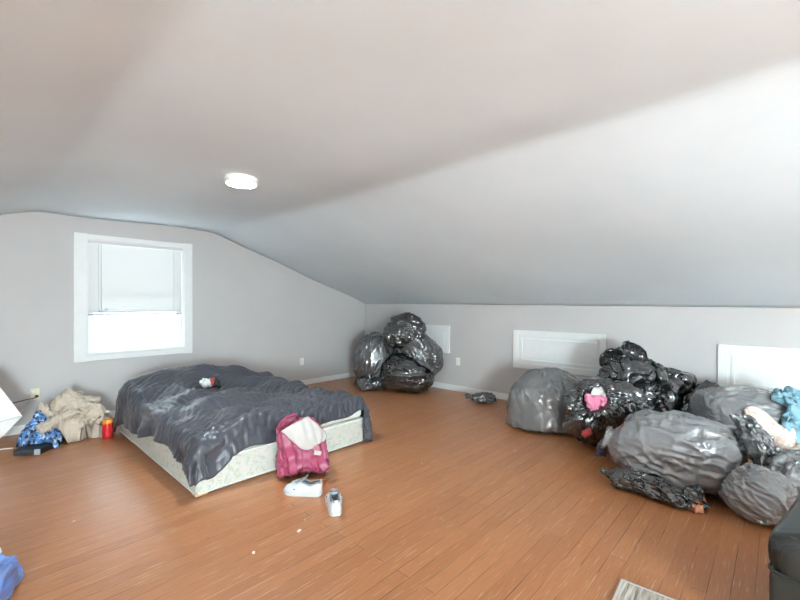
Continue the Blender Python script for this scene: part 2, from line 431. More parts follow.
def make_bag(name, label, cat, center, radii, axis=(0, 0, 1), prof=ROUND, mat='black_bag', excess=.30, nu=140, nv=96, lump=.06, lfreq=1.2,
             seed=1, kf=.008, kb=.05, iters=200, cmax=.05, neck=None, group=None, body='bag', top='tied_neck', sq=2.0, squash=True,
             ymax=None, avoid=True, twist=0, bulge=.10, zmin=.003, hull=True, only=None, gather=1.0, crease=.03, cfreq=2.2, omax=.008, aniso=(1, 1, .45)):
    P = np.array(smooth_path(prof, 400)); seg = np.concatenate([[0], np.cumsum(np.linalg.norm(np.diff(P * [1, radii[2] / max(radii[0], radii[1])], axis=0), axis=1))])
    tt = np.linspace(0, seg[-1], nv)
    pr = np.stack([np.interp(tt, seg, P[:, 0]), np.interp(tt, seg, P[:, 1])], 1); pr[:, 0] = np.maximum(pr[:, 0], .015)
    th = np.arange(nu) * 2 * math.pi / nu
    c, s_ = np.cos(th), np.sin(th)
    e = 2.0 / sq
    cx, cy = np.sign(c) * np.abs(c) ** e, np.sign(s_) * np.abs(s_) ** e
    G = np.zeros((nv, nu, 3))
    G[:, :, 0] = pr[:, :1] * cx * radii[0]; G[:, :, 1] = pr[:, :1] * cy * radii[1]; G[:, :, 2] = pr[:, 1:] * radii[2]
    if twist:
        a = twist * np.clip(pr[:, 1], -1, 1.2)[:, None]
        x, y = G[..., 0].copy(), G[..., 1].copy()
        G[..., 0] = x * np.cos(a) - y * np.sin(a); G[..., 1] = x * np.sin(a) + y * np.cos(a)
    R = axes(axis)
    V = G.reshape(-1, 3)
    sz = (radii[0] * radii[1] * radii[2]) ** (1 / 3)
    V = V * (1 + lump * waves(V / sz, lfreq * .35, seed))[:, None] + .35 * lump * sz * np.stack([waves(V / sz, lfreq, seed + 7 + q) for q in range(3)], 1) * np.repeat(np.clip(pr[:, 0] * 2, .12, 1), nu)[:, None]
    VL = V / sz * np.array(aniso)
    V = V @ R.T + np.array(center)
    if squash:
        s = .022; h = V[:, 2].max()
        low = np.exp(-(np.maximum(V[:, 2], 0) / (.35 * h)) ** 2)
        cc = np.array([center[0], center[1]])
        V[:, :2] = cc + (V[:, :2] - cc) * (1 + bulge * low)[:, None]
        V[:, 2] = np.where(V[:, 2] / s > 30, V[:, 2], s * np.log1p(np.exp(np.clip(V[:, 2] / s, -50, 30)))) + zmin
    V[:, 0] = np.minimum(V[:, 0], XR - .03); V[:, 1] = np.minimum(V[:, 1], ymax or (YB - .03))
    F, E = grid_topo(nu, nv, True)
    hulls = [h for h in HULLS] if only is None else only
    if avoid:
        V = push_out(V, hulls)
        for _ in range(3):
            Vg = V.reshape(nv, nu, 3); Vg[1:-1] = .5 * Vg[1:-1] + .125 * (np.roll(Vg, 1, 1) + np.roll(Vg, -1, 1))[1:-1] + .125 * (Vg[:-2] + Vg[2:]); V = Vg.reshape(-1, 3)
        V = push_out(V, hulls)
    N = vnormals(V, F)
    cen = V.mean(0)
    if (N * (V - cen)).sum() < 0: N = -N
    V0, N0 = V.copy(), N.copy()
    if crease:
        cr = crease * creases(VL, cfreq, seed + 100) + crease * .45 * creases(VL, cfreq * 2.4, seed + 200)
        cr -= crease * .55
        V = V + N * (cr * np.repeat(np.clip(pr[:, 0] * 1.5, .15, 1), nu))[:, None]
        V[:, 2] = np.maximum(V[:, 2], zmin)
        N = vnormals(V, F)
        if (N * (V - cen)).sum() < 0: N = -N
        if avoid: V = push_out(V, hulls)
    L = np.linalg.norm(V[E[:, 0]] - V[E[:, 1]], axis=1)
    rowA, rowB = E[:, 0] // nu, E[:, 1] // nu
    ring = rowA == rowB
    nzv = waves(V / sz, .9, seed + 31)
    ex = excess * (1 + .75 * nzv[E[:, 0]])
    rest = L * (1 + np.maximum(ex, .01) * np.where(ring, 1.0, .55))
    # the film keeps its width where it is gathered: pleats towards the neck
    full = 2 * math.pi * (radii[0] + radii[1]) / 2 / nu * .62 * gather
    rest = np.where(ring, np.maximum(rest, np.minimum(full, L * 1.9)), rest)
    cm = np.repeat(np.clip(pr[:, 0] * 1.6, .3, 1), nu) * cmax
    X = film(V, E, rest, kf, kb, iters, .004, cm, seed, zmin, XR - .026, (ymax or YB - .026), N, omax)
    X = X - N0 * np.maximum(((X - V0) * N0).sum(1) - .013, 0)[:, None]
    if avoid:
        for g_ in (.004, .006, .006): X = push_out(X, hulls, g_)
        X[:, 0] = np.minimum(X[:, 0], XR - .022); X[:, 1] = np.minimum(X[:, 1], YB - .022)
        X = untangle(X, list(F), hulls)
    X[:, 2] = np.maximum(X[:, 2], zmin)
    nrow = nv if neck is None else int(np.argmax(pr[:, 1] >= neck))
    capA = tuple(range(nu))[::-1]
    bodyF = [f for f in F if f[0] // nu < nrow]
    allF = list(F) + [capA] + ([tuple((nv - 1) * nu + k for k in range(nu))])
    base_loc = (float(center[0]), float(center[1]), float(X[:, 2].min()))
    hrow = nrow if neck is not None else nv - 1
    if hull:
        HF = [f for f in F if f[0] // nu < hrow] + [capA, tuple(min(hrow, nv - 1) * nu + k for k in range(nu))]
        add_hull(V0 + N0 * .014, HF)
    if neck is None:
        o = mesh_obj(name, X, list(F) + [capA] + ([tuple((nv - 1) * nu + k for k in range(nu))] if prof[-1][0] < .05 else []), M[mat], None, base_loc)
        tag(o, label, cat, group); return o, X, V
    r = root(name, base_loc, label, cat, group)
    rel = X - np.array(base_loc)
    nb = (nrow + 1) * nu
    mesh_obj(body, rel[:nb], bodyF + [capA], M[mat], r)
    tf = [tuple(v - nrow * nu for v in f) for f in F if f[0] // nu >= nrow]
    mesh_obj(top, rel[nrow * nu:], tf, M[mat], r)
    return r, X, V

def add_sheet_thickness(o, t):
    md = o.modifiers.new('thickness', 'SOLIDIFY'); md.thickness = t; md.offset = 0; return o

def heap(name, label, cat, c, radii, h, rz=0, mat='beige', seed=1, excess=.32, nr=46, na=110, lumps=(), support=None, thick=.004, kf=.008, kb=.05,
         iters=150, cmax=.05, wob=.16, edge=.5, parent=None, group=None, ymax=None, lift=.008, xlim=None, tilt=(0, 0), avoid=True, crease=.016):
    """a crumpled sheet of cloth lying in a heap over the floor or over the things in support"""
    th = np.arange(na) * 2 * math.pi / na
    rg = np.random.RandomState(seed)
    out = 1 + wob * sum(np.sin(k * th + rg.rand() * 6.28) * rg.rand() for k in (2, 3, 4, 5, 7, 9)) / 1.6
    rr = np.linspace(.03, 1, nr)
    u = rr[:, None] * out * np.cos(th); v = rr[:, None] * out * np.sin(th)
    x = u * radii[0]; y = v * radii[1]
    ca, sa = math.cos(rz), math.sin(rz)
    X = c[0] + x * ca - y * sa; Y = c[1] + x * sa + y * ca
    if ymax: Y = np.minimum(Y, ymax)
    Z = h * np.maximum(1 - rr[:, None] ** 2 * np.ones_like(u), 0) ** edge + tilt[0] * x + tilt[1] * y
    Z = Z * (1 + .25 * waves(np.stack([x, y], -1) / max(radii), .8, seed + 3))
    for (lx, ly, sx, sy, a) in lumps: Z = Z + a * np.exp(-((x - lx) / sx) ** 2 - ((y - ly) / sy) ** 2)
    sup = np.zeros_like(Z)
    if support:
        for a_ in range(nr):
            for b_ in range(na):
                z = 0
                for (bv, lo, hi, cen) in support:
                    hit = bv.ray_cast(Vector((X[a_, b_], Y[a_, b_], 3)), Vector((0, 0, -1)))
                    if hit[0] is not None: z = max(z, hit[0].z)
                sup[a_, b_] = z
        for _ in range(2):
            s2 = .5 * sup + .25 * (np.roll(sup, 1, 1) + np.roll(sup, -1, 1)); sup = np.maximum(sup, s2)
    V = np.stack([X, Y, sup + Z + lift], -1).reshape(-1, 3)
    V[:, 2] = np.maximum(V[:, 2], .006)
    cr = crease * (creases(V / max(radii), 2.4, seed + 60) + .6 * creases(V / max(radii), 5.0, seed + 61)) * np.repeat(np.clip((1 - rr) * 5, 0, 1), na)
    V[:, 2] += cr
    if xlim: V[:, 0] = np.minimum(V[:, 0], xlim)
    F, E = grid_topo(na, nr, True)
    L = np.linalg.norm(V[E[:, 0]] - V[E[:, 1]], axis=1)
    nz = waves(V / max(radii), 1.1, seed + 5)
    rest = L * (1 + np.maximum(excess * (1 + .7 * nz[E[:, 0]]), .01))
    W = film(V, E, rest, kf, kb, iters, .004, cmax, seed, .005, xlim, ymax)
    flo = np.repeat(sup.reshape(-1), 1) + .004
    W[:, 2] = np.maximum(W[:, 2], np.where(sup.reshape(-1) > 0, np.minimum(flo, W[:, 2] + .03), .005))
    if avoid and support: W = untangle(push_out(W, support, .006), list(F), support)
    F = list(F) + [tuple(range(na))[::-1]]
    if parent is None:
        loc = (float(c[0]), float(c[1]), float(W[:, 2].min()))
        o = mesh_obj(name, W, F, M[mat], None, loc); tag(o, label, cat, group)
    else:
        o = mesh_obj(name, W - np.array(parent.location), F, M[mat], parent)
        if label: o['label'] = label
    if thick: add_sheet_thickness(o, thick)
    return o, W, F
SKY = 4.0
SLAT_T = .03
FILL = 1080.0  # strength of the added fill light
FILL_LOC = (-1.7, -3.5, 1.15)
FILL_COL = (.715, .905, .985)
EXPOSURE = 0.74
# ================================================================== the room
LAMP_EMIT = 200.0
M['slat'] = slat_mat()
def zr(y): return 1.35 - .007 * (YB - y)          # top of the right knee wall, sagging a little towards the front
def ceil_z(x, y):
    k = .012
    a = HC
    b = zr(y) + (HC - zr(y)) * (XR - x) / (XR - 2.335)
    c = 1.35 + (HC - 1.35) * (x - XL) / (.48 - XL)
    m = -k * math.log(math.exp(-(a - HC) / k) + math.exp(-(b - HC) / k) + math.exp(-(c - HC) / k)) + HC
    return m
xs = sorted(set(np.round(np.concatenate([np.linspace(XL, XR, 90), np.linspace(.2, .8, 21), np.linspace(2.05, 2.65, 21)]), 4).tolist()))
ys = np.linspace(YF, YB, 90)
CV = np.array([[x, y, ceil_z(x, y)] for y in ys for x in xs])
CV[:, 2] += .006 * waves(CV[:, :2], .55, 5) * np.clip((XR - CV[:, 0]) / .4, 0, 1)
nx = len(xs)
CF = [(r * nx + c, r * nx + c + 1, (r + 1) * nx + c + 1, (r + 1) * nx + c) for r in range(len(ys) - 1) for c in range(nx - 1)]
co = mesh_obj('ceiling', CV, CF, M['ceiling'], None, (0, 0, 0))
for p in co.data.polygons: pass
md = co.modifiers.new('thickness', 'SOLIDIFY'); md.thickness = .09; md.offset = -1 if co.data.polygons[0].normal.z < 0 else 1
tag(co, 'pale grey attic ceiling flat in the middle with a long slope on each side', 'ceiling', None, 'structure')
fl = MB().box((XL - .1, YF - .1, -.08), (XR + .1, YB + .1, 0)).build('floor', M['floor'])
tag(fl, 'worn brown-orange painted floorboards', 'floor', None, 'structure')

def gable(name, y0, y1, x0, x1, z0, z1, label):
    top = lambda x: (1.35 + (HC - 1.35) * (x - XL) / (.48 - XL) if x < .48 else HC if x < 2.335 else 1.35 + (HC - 1.35) * (XR - x) / (XR - 2.335)) + .06
    b = MB()
    b.prism([(XL - .1, 0), (x0, 0), (x0, top(x0))] + ([(.48, top(.48))] if x0 > .48 else []) + [(XL - .1, top(XL - .1))], 'y', y0, y1)
    b.prism([(x1, 0), (XR + .1, 0), (XR + .1, top(XR + .1)), (2.335, top(2.335)), (x1, top(x1))], 'y', y0, y1)
    b.prism([(x0, 0), (x1, 0), (x1, z0), (x0, z0)], 'y', y0, y1)
    b.prism([(x0, z1), (x1, z1), (x1, top(x1)), (x0, top(x0))], 'y', y0, y1)
    return tag(b.build(name, M['wall']), label, 'wall', None, 'structure')
WX0, WX1, WZ0, WZ1 = .905, 1.94, .775, 2.09
gable('wall_back', YB, YB + .13, WX0, WX1, WZ0, WZ1, 'grey gable wall with the window')
RX0, RX1, RZ0, RZ1 = .75, 2.15, .6, 2.1
gable('wall_front', YF - .13, YF, RX0, RX1, RZ0, RZ1, 'grey gable wall behind the camera')
w = MB().prism([(YF - .1, 0), (YB + .1, 0), (YB + .1, zr(YB) + .02), (YF - .1, zr(YF) + .02)], 'x', XR, XR + .1).build('wall_right', M['wall'])
tag(w, 'low grey knee wall on the right with white access doors', 'wall', None, 'structure')
w = MB().box((XL - .1, YF - .1, 0), (XL, YB + .1, 1.37)).build('wall_left', M['wall'])
tag(w, 'low grey knee wall on the left', 'wall', None, 'structure')
def base(name, lo, hi, label):
    tag(MB().box(lo, hi, .004).build(name, M['trim']), label, 'baseboard', None, 'structure')
base('baseboard_back', (XL, YB - .014, 0), (XR - .014, YB, .085), 'white baseboard along the window wall')
base('baseboard_right', (XR - .014, YF, 0), (XR, YB, .088), 'white baseboard along the right knee wall')
base('baseboard_left', (XL, YF, 0), (XL + .014, YB - .014, .088), 'white baseboard along the left knee wall')

# ------------------------------------------------------------------ window
def window(name, x0, x1, z0, z1, yface, d, label, cw=.115):
    """d = +1 when the outside lies towards +y"""
    r = root(name, ((x0 + x1) / 2, yface, z0), label, 'window', None, 'structure')
    ox, oz = (x0 + x1) / 2, z0
    def B(lo, hi, bev=.003):
        l = [lo[0] - ox, lo[1] * d, lo[2] - oz]; h = [hi[0] - ox, hi[1] * d, hi[2] - oz]
        l[1], h[1] = min(l[1], h[1]), max(l[1], h[1]); return tuple(l), tuple(h), bev
    m = MB()
    m.box(*B((x0 - cw, -.022, z0 - .085), (x0 + .005, -.0005, z1 + .055))); m.box(*B((x1 - .005, -.022, z0 - .085), (x1 + cw - .015, -.0005, z1 + .055)))
    m.box(*B((x0 + .004, -.02, z1 - .005), (x1 - .004, -.0005, z1 + .05))); m.box(*B((x0 + .004, -.02, z0 - .08), (x1 - .004, -.0005, z0 - .012)))
    m.build('casing', M['trim'], r)
    MB().box(*B((x0 + .002, -.034, z0 - .014), (x1 - .002, .03, z0 + .01), .004)).build('sill', M['trim'], r)
    m = MB()
    m.box(*B((x0, -.001, z0), (x0 + .018, .125, z1), .001)); m.box(*B((x1 - .018, -.001, z0), (x1, .125, z1), .001)); m.box(*B((x0 + .017, -.001, z1 - .018), (x1 - .017, .125, z1), .001)); m.box(*B((x0 + .017, .0, z0), (x1 - .017, .125, z0 + .016), .001))
    m.build('jamb', M['trim'], r)
    mid = (z0 + z1) / 2
    for nm, za, zb, ya, yb in (('lower_sash', z0 + .016, mid + .02, .05, .085), ('upper_sash', mid - .02, z1 - .018, .087, .12)):
        a, b = x0 + .018, x1 - .018; t = .058; s = MB()
        s.box(*B((a, ya, za), (a + t, yb, zb))); s.box(*B((b - t, ya, za), (b, yb, zb)))
        s.box(*B((a + t - .002, ya, za), (b - t + .002, yb, za + .04))); s.box(*B((a + t - .002, ya, zb - .04), (b - t + .002, yb, zb)))
        so = s.build(nm, M['vinyl'], r)
        g = MB().box(*B((a + t - .004, (ya + yb) / 2 - .002, za + .036), (b - t + .004, (ya + yb) / 2 + .002, zb - .036), 0)).build('pane', M['glass'], so)
    return r
window('window_1', WX0, WX1, WZ0, WZ1, YB, 1, 'white framed window with a half raised blind')
window('added_window', RX0, RX1, RZ0, RZ1, YF, -1, 'added white framed window in the unseen gable behind the camera')  # unseen window, added to let more daylight into the room

# blind
bx0, bx1, bzt, bzb, by = .925, 1.92, 2.07, 1.222, YB + .022
r = root('window_blind', ((bx0 + bx1) / 2, by, bzb), 'white slatted blind pulled halfway down the window', 'blind')
L_ = lambda x, y, z: (x - r.location.x, y - r.location.y, z - r.location.z)
MB().box(L_(bx0, by - .018, bzt - .03), L_(bx1, by + .018, bzt + .002), .003).build('headrail', M['slat'], r)
m = MB(); nsl = 42
for k in range(nsl):
    z = bzb + .03 + (bzt - .045 - bzb - .03) * (k / (nsl - 1)) ** 1.0
    m.box(L_(bx0 + .004, by - .0125, z - .0005), L_(bx1 - .004, by + .0125, z + .0005), 0, Matrix.Rotation(math.radians(-62), 3, 'X'))
m.build('slats', M['slat'], r)
MB().box(L_(bx0 + .002, by - .014, bzb - .009), L_(bx1 - .002, by + .014, bzb + .009), .004).build('bottom_rail', M['light_grey'], r)
for x in (1.02, 1.82): MB().tube([L_(x, by - .016, bzt - .03), L_(x, by - .016, bzb)], .0016, 5).build('ladder_cord', M['light_grey'], r)
MB().tube([L_(*p) for p in smooth_path([(1.045, by - .02, bzt - .03), (1.045, by - .022, 1.5), (1.047, by - .024, 1.26), (1.03, by - .026, 1.19), (1.06, by - .028, 1.13)], 24)], .0022, 6).build('lift_cord', M['light_grey'], r)
MB().tube([L_(*p) for p in smooth_path([(1.05, by - .024, 1.245), (1.10, by - .028, 1.29), (1.08, by - .03, 1.22), (1.02, by - .03, 1.27), (1.05, by - .03, 1.2), (1.075, by - .03, .97)], 36)], .003, 6).build('tangled_cord', M['light_grey'], r)
MB().tube([L_(*p) for p in smooth_path([(1.05, by - .024, 1.24), (1.12, by - .03, 1.21), (1.155, by - .03, 1.09)], 16)], .003, 6).build('cord_end', M['light_grey'], r)

# ------------------------------------------------------------------ low access doors in the knee wall
def access_door(name, y0, y1, z0, z1, label, cw=.075):
    r = root(name, (XR, (y0 + y1) / 2, z0), label, 'access door', None, 'structure')
    a, b, h = y0 - r.location.y, y1 - r.location.y, z1 - z0
    m = MB()
    m.box((-.026, a, 0), (-.0005, a + cw, h), .003); m.box((-.026, b - cw, 0), (-.0005, b, h), .003)
    m.box((-.025, a + cw - .001, h - cw), (-.0005, b - cw + .001, h), .003); m.box((-.025, a + cw - .001, 0), (-.0005, b - cw + .001, cw), .003)
    m.build('door_frame', M['trim'], r)
    m = MB().box((-.008, a + cw, cw), (-.0006, b - cw, h - cw), .001)
    p = m.build('door_panel', M['trim'], r)
    q = MB(); s = cw + .03; t = .022
    q.box((-.02, a + s, s), (-.0075, a + s + t, h - s), .002); q.box((-.02, b - s - t, s), (-.0075, b - s, h - s), .002)
    q.box((-.0198, a + s + t, s), (-.0075, b - s - t, s + t), .002); q.box((-.0198, a + s + t, h - s - t), (-.0075, b - s - t, h - s), .002)
    q.build('moulding', M['trim'], p)
access_door('door_1', 3.757, 4.86, .575, 1.0, 'white access door behind the far heap of bags')
access_door('door_2', 1.485, 2.671, .473, .985, 'white access door behind the smooth grey bag')
access_door('door_3', -.76, .449, .44, .943, 'white access door nearest the right photo edge')

# ------------------------------------------------------------------ ceiling lamp
cl = root('ceiling_lamp', (1.465, 3.09, HC), 'round white flush ceiling lamp', 'lamp')
MB().lathe([(.116, .012), (.122, -.002), (.123, -.02), (.121, -.044), (.117, -.05), (.110, -.048), (.108, -.035)], n=48).build('rim', M['white_plastic'], cl, smooth=True)
MB().lathe([(.107, -.036), (.108, -.044), (.10, -.050), (.07, -.055), (.004, -.057)], n=48).build('diffuser', lamp_mat(), cl, smooth=True)

# ------------------------------------------------------------------ outlets
def outlet(loc, rz, label, mat):
    r = root('wall_outlet', loc, label, 'outlet', 'wall outlets', None, rz)       # local -y faces the room
    MB().box((-.036, -.006, -.058), (.036, -.0004, .058), .003).build('cover_plate', M[mat], r)
    for z in (.021, -.021):
        o = MB().prism([(.017 * math.cos(a), z + .0145 * math.sin(a)) for a in np.linspace(0, 2 * math.pi, 20, endpoint=False)], 'y', -.0085, -.005).build('receptacle', M[mat], r)
        s = MB(); s.box((-.0075, -.0092, z - .004), (-.0055, -.008, z + .006)); s.box((.0055, -.0092, z - .004), (.0075, -.008, z + .005)); s.lathe([(.0022, -.0092), (.0022, -.008)], (0, 0, z - .009), 8, 'y')
        s.build('slots', M['dark'], o)
    MB().lathe([(.003, -.0075), (.003, -.005)], (0, 0, 0), 10, 'y').build('screw', M['light_grey'], r)
outlet((.472, YB, .392), 0, 'cream wall outlet with a cord plugged in, left of the window wall heap', 'ivory')
outlet((3.752, YB, .393), 0, 'white wall outlet above the far edge of the bed', 'white_plastic')
outlet((XR, 3.603, .458), math.radians(-90), 'white wall outlet under the far access door', 'white_plastic')

# ------------------------------------------------------------------ camera, light
cam = bpy.data.cameras.new('camera'); cam.sensor_width = 36; cam.lens = 404 / 800 * 36; cam.shift_y = 3.5 / 800; cam.clip_start = .05
co_ = bpy.data.objects.new('camera', cam); COL.objects.link(co_); co_.location = (0, 0, 1.35); co_.rotation_euler = (math.pi / 2, 0, math.radians(-46.8)); S.camera = co_
wd = bpy.data.worlds.new('world'); S.world = wd; wd.use_nodes = True
bg = wd.node_tree.nodes['Background']; bg.inputs[0].default_value = (.76, .92, 1, 1); bg.inputs[1].default_value = SKY
def light(name, typ, loc, energy, rot=(0, 0, 0), size=(1, 1), color=(1, 1, 1), portal=False, spread=None):
    d = bpy.data.lights.new(name, typ); d.energy = energy; d.color = color
    if typ == 'AREA':
        d.shape = 'RECTANGLE'; d.size, d.size_y = size; d.cycles.is_portal = portal
        if spread: d.spread = spread
    elif typ in ('POINT', 'SPOT'): d.shadow_soft_size = size[0]
    o = bpy.data.objects.new(name, d); COL.objects.link(o); o.location = loc; o.rotation_euler = rot; return o
light('window_daylight', 'AREA', ((WX0 + WX1) / 2, YB + .16, (WZ0 + WZ1) / 2), 1, (math.radians(-90), 0, 0), (WX1 - WX0, WZ1 - WZ0), portal=True)
light('added_window_portal', 'AREA', ((RX0 + RX1) / 2, YF - .16, (RZ0 + RZ1) / 2), 1, (math.radians(90), 0, 0), (RX1 - RX0, RZ1 - RZ0), portal=True)  # portal for the window added behind the camera
light('added_fill', 'POINT', FILL_LOC, FILL, size=(.7, 0), color=FILL_COL)  # added soft fill far behind the camera, lifts the overall brightness
S.view_settings.view_transform = 'Standard'; S.view_settings.look = 'None'; S.view_settings.gamma = 1; S.view_settings.use_curve_mapping = False
S.view_settings.exposure = EXPOSURE
S.cycles.use_denoising = True; S.cycles.max_bounces = 10; S.cycles.diffuse_bounces = 6; S.cycles.transparent_max_bounces = 12; S.cycles.sample_clamp_indirect = 8
# ================================================================== the bed
BX0, BX1, BY0, BY1 = 1.075, 2.63, 2.955, 5.03
bs = root('box_spring', ((BX0 + BX1) / 2, (BY0 + BY1) / 2, 0), 'pale floral box spring lying directly on the floorboards', 'box spring')
bl = lambda x, y, z: (x - bs.location.x, y - bs.location.y, z)
MB().box(bl(BX0, BY0, .003), bl(BX1, BY1, .245), .022, seg=3).build('box_body', M['ticking'], bs, smooth='auto')
m = MB()
for z in (.024, .232):
    pts = []
    for (cx, cy, a0) in ((BX1 - .03, BY1 - .03, 0), (BX0 + .03, BY1 - .03, 90), (BX0 + .03, BY0 + .03, 180), (BX1 - .03, BY0 + .03, 270)):
        for k in range(6): a = math.radians(a0 + k * 18); pts.append(bl(cx + .033 * math.cos(a), cy + .033 * math.sin(a), z))
    m.tube(pts + pts[:1], .006, 6, False)
m.build('piping', M['mattress'], bs, smooth=True)
MB().box(bl(BX0 - .004, BY0 - .004, .002), bl(BX0 + .085, BY0 + .075, .03), .006).build('corner_guard', M['tan'], bs)['label'] = 'tan plastic corner guard'
mt = root('mattress', ((BX0 + BX1) / 2, (BY0 + BY1) / 2, .246), 'thin white mattress between box spring and dark comforter', 'mattress')
ml = lambda x, y, z: (x - mt.location.x, y - mt.location.y, z - mt.location.z)
MB().box(ml(BX0 + .012, BY0 + .006, .247), ml(BX1 - .012, BY1 - .01, .345), .035, seg=4).build('mattress_body', M['mattress'], mt, smooth='auto')
m = MB(); m.tube([ml(BX0 + .04, BY0 + .006, .335), ml(BX1 - .04, BY0 + .006, .335)], .006, 6); m.tube([ml(BX0 + .012, BY0 + .04, .335), ml(BX0 + .012, BY1 - .04, .335)], .006, 6)
m.build('piping', M['mattress'], mt, smooth=True)

# comforter: a sheet laid over the mattress, hanging past its edges by a different amount all round
def comforter():
    nu, nv = 150, 176
    u = np.linspace(0, 1, nu); v = np.linspace(0, 1, nv)
    x0, x1, y0, y1 = BX0 - .012, BX1 + .012, BY0 - .012, BY1 + .012
    Yv = 2.64 + v * 2.72; Xu = .83 + u * 2.10
    Dl = np.interp(Yv, [2.64, 2.94, 3.06, 3.22, 3.39, 3.8, 4.4, 4.8, 5.3], [.13, .155, .145, .125, .11, .14, .25, .385, .43])
    Df = np.interp(Xu, [.83, 1.0, 1.09, 1.16, 1.22, 1.35, 1.6, 1.88, 2.5, 2.6, 2.66, 2.93], [.16, .20, .215, .19, .15, .13, .115, .095, .06, .08, .24, .26])
    Dr = np.interp(Yv, [2.64, 2.94, 3.1, 3.4, 5.3], [.31, .31, .24, .22, .26])
    Db = np.full(nu, .3)
    xx = (x0 - Dl)[:, None] + u[None, :] * (x1 + Dr - x0 + Dl)[:, None]
    yy = (y0 - Df)[None, :] + v[:, None] * (y1 + Db - y0 + Df)[None, :]
    r = .085
    ix0, ix1, iy0, iy1 = x0 + r, x1 - r, y0 + r, y1 - r
    # unfold so that the flat sheet coordinate at the edge maps onto the rounded profile
    ex = r * math.pi / 2 - r
    xs_ = np.where(xx < ix0, ix0 - (ix0 - xx) , np.where(xx > ix1, ix1 + (xx - ix1), xx))
    cx, cy = np.clip(xs_, ix0, ix1), np.clip(yy, iy0, iy1)
    qx, qy = xs_ - cx, yy - cy
    d = np.hypot(qx, qy) + 1e-9
    dx, dy = qx / d, qy / d
    a = np.minimum(d / r, math.pi / 2)
    out = r * np.sin(a) + np.maximum(d - r * math.pi / 2, 0) * .10
    drop = r * (1 - np.cos(a)) + np.maximum(d - r * math.pi / 2, 0)
    X, Y = cx + dx * out, cy + dy * out
    sx, sy = (cx - x0) / (x1 - x0), (cy - y0) / (y1 - y0)
    H = .385 + .05 * np.sin(np.pi * np.clip(sx, 0, 1)) ** .6 + .02 * sy
    G = lambda gx, gy, wx, wy, A: A * np.exp(-((cx - gx) / wx) ** 2 - ((cy - gy) / wy) ** 2)
    H = H + G(1.80, 4.80, .42, .26, .19) + G(1.25, 4.85, .3, .34, .11) + G(2.3, 4.6, .4, .5, .05) + G(1.5, 3.9, .22, .5, .05) + G(2.35, 3.35, .3, .35, .035)
    H = H - G(1.72, 4.35, .22, .16, .05) + G(1.42, 4.35, .18, .3, .05)
    P2 = np.stack([X, Y], -1)
    H = H + .014 * waves(P2, 1.3, 12) + .008 * waves(P2, 3., 13)
    Z = H - drop
    # ridged folds fanning from the near left corner and across the middle
    rx, ry = X - 1.02, Y - 2.85
    ang = np.arctan2(ry, rx); rad = np.hypot(rx, ry)
    f1 = np.sin(ang * 15 + 2.2 * np.sin(rad * 2.3) + .8) * np.exp(-((rad - .7) / .75) ** 2)
    f2 = np.sin((Y * 1.0 + X * .9) * 15 + 2.5 * waves(P2, .55, 21)) * np.clip(rad / 1.2, 0, 1)
    flat = np.clip(1 - drop / .12, .25, 1)
    Z = Z + (.008 * f1 + .006 * f2) * flat
    side = np.clip((drop - .05) / .1, 0, 1)
    s_ = np.where(np.abs(dx) > np.abs(dy), Y, X)
    fold = .02 * waves(np.stack([s_, .3 * drop], -1), 3.2, 77)
    X = X + dx * side * (.016 + fold * .8); Y = Y + dy * side * (.016 + fold * .8)
    Z = np.maximum(Z, .012)
    V = np.stack([X, Y, Z], -1).reshape(-1, 3)
    F, E = grid_topo(nu, nv, False)
    L = np.linalg.norm(V[E[:, 0]] - V[E[:, 1]], axis=1)
    # cloth to spare runs across a slowly turning direction
    th = 1.0 + 1.1 * waves(V[:, :2], .35, 8)
    dv = V[E[:, 1]] - V[E[:, 0]]
    t = np.abs(dv[:, 0] * np.cos(th[E[:, 0]]) + dv[:, 1] * np.sin(th[E[:, 0]])) / (L + 1e-9)
    nz = .5 + .5 * waves(V, .8, 9) + .8 * np.exp(-((V[:, 1] - 3.05) / .3) ** 2)
    fr = np.exp(-((V[E[:, 0], 1] - 2.98) / .25) ** 2)
    rest = L * (1.09 + .10 * fr + (.20 + .16 * np.clip(nz[E[:, 0]], -.6, 1.5)) * t ** 2)
    W = film(V, E, rest, .006, .045, 260, .004, .045, 3, .008)
    # keep it off the bed under it
    def clear_of_bed(W):
        q = .035
        c = np.stack([np.clip(W[:, 0], BX0 + q, BX1 - q), np.clip(W[:, 1], BY0 + q, BY1 - q), np.minimum(W[:, 2], .345 - q)], 1)
        v = W - c; d = np.linalg.norm(v, axis=1)[:, None]
        v = np.where(d < 1e-6, np.array([[0, 0, 1.0]]), v / (d + 1e-9))
        return np.where(d < q + .017, c + v * (q + .017), W)
    W = clear_of_bed(W)
    Wg = W.reshape(nv, nu, 3).copy(); G0 = Wg.copy()
    Wg[1:-1, 1:-1] = .6 * G0[1:-1, 1:-1] + .1 * (G0[:-2, 1:-1] + G0[2:, 1:-1] + G0[1:-1, :-2] + G0[1:-1, 2:])
    W = clear_of_bed(Wg.reshape(-1, 3))
    o = mesh_obj('comforter', W, F, M['duvet'], None, (1.85, 4.0, .36))
    tag(o, 'charcoal grey satin comforter rumpled over the low bed', 'comforter')
    md = o.modifiers.new('thickness', 'SOLIDIFY'); md.thickness = .007; md.offset = 0
    return o, W, F
com, CW_, CF_ = comforter()
bvh_com = BVHTree.FromPolygons([tuple(v) for v in CW_], CF_)
COMH = [(bvh_com, CW_.min(0), CW_.max(0), 1.0)]

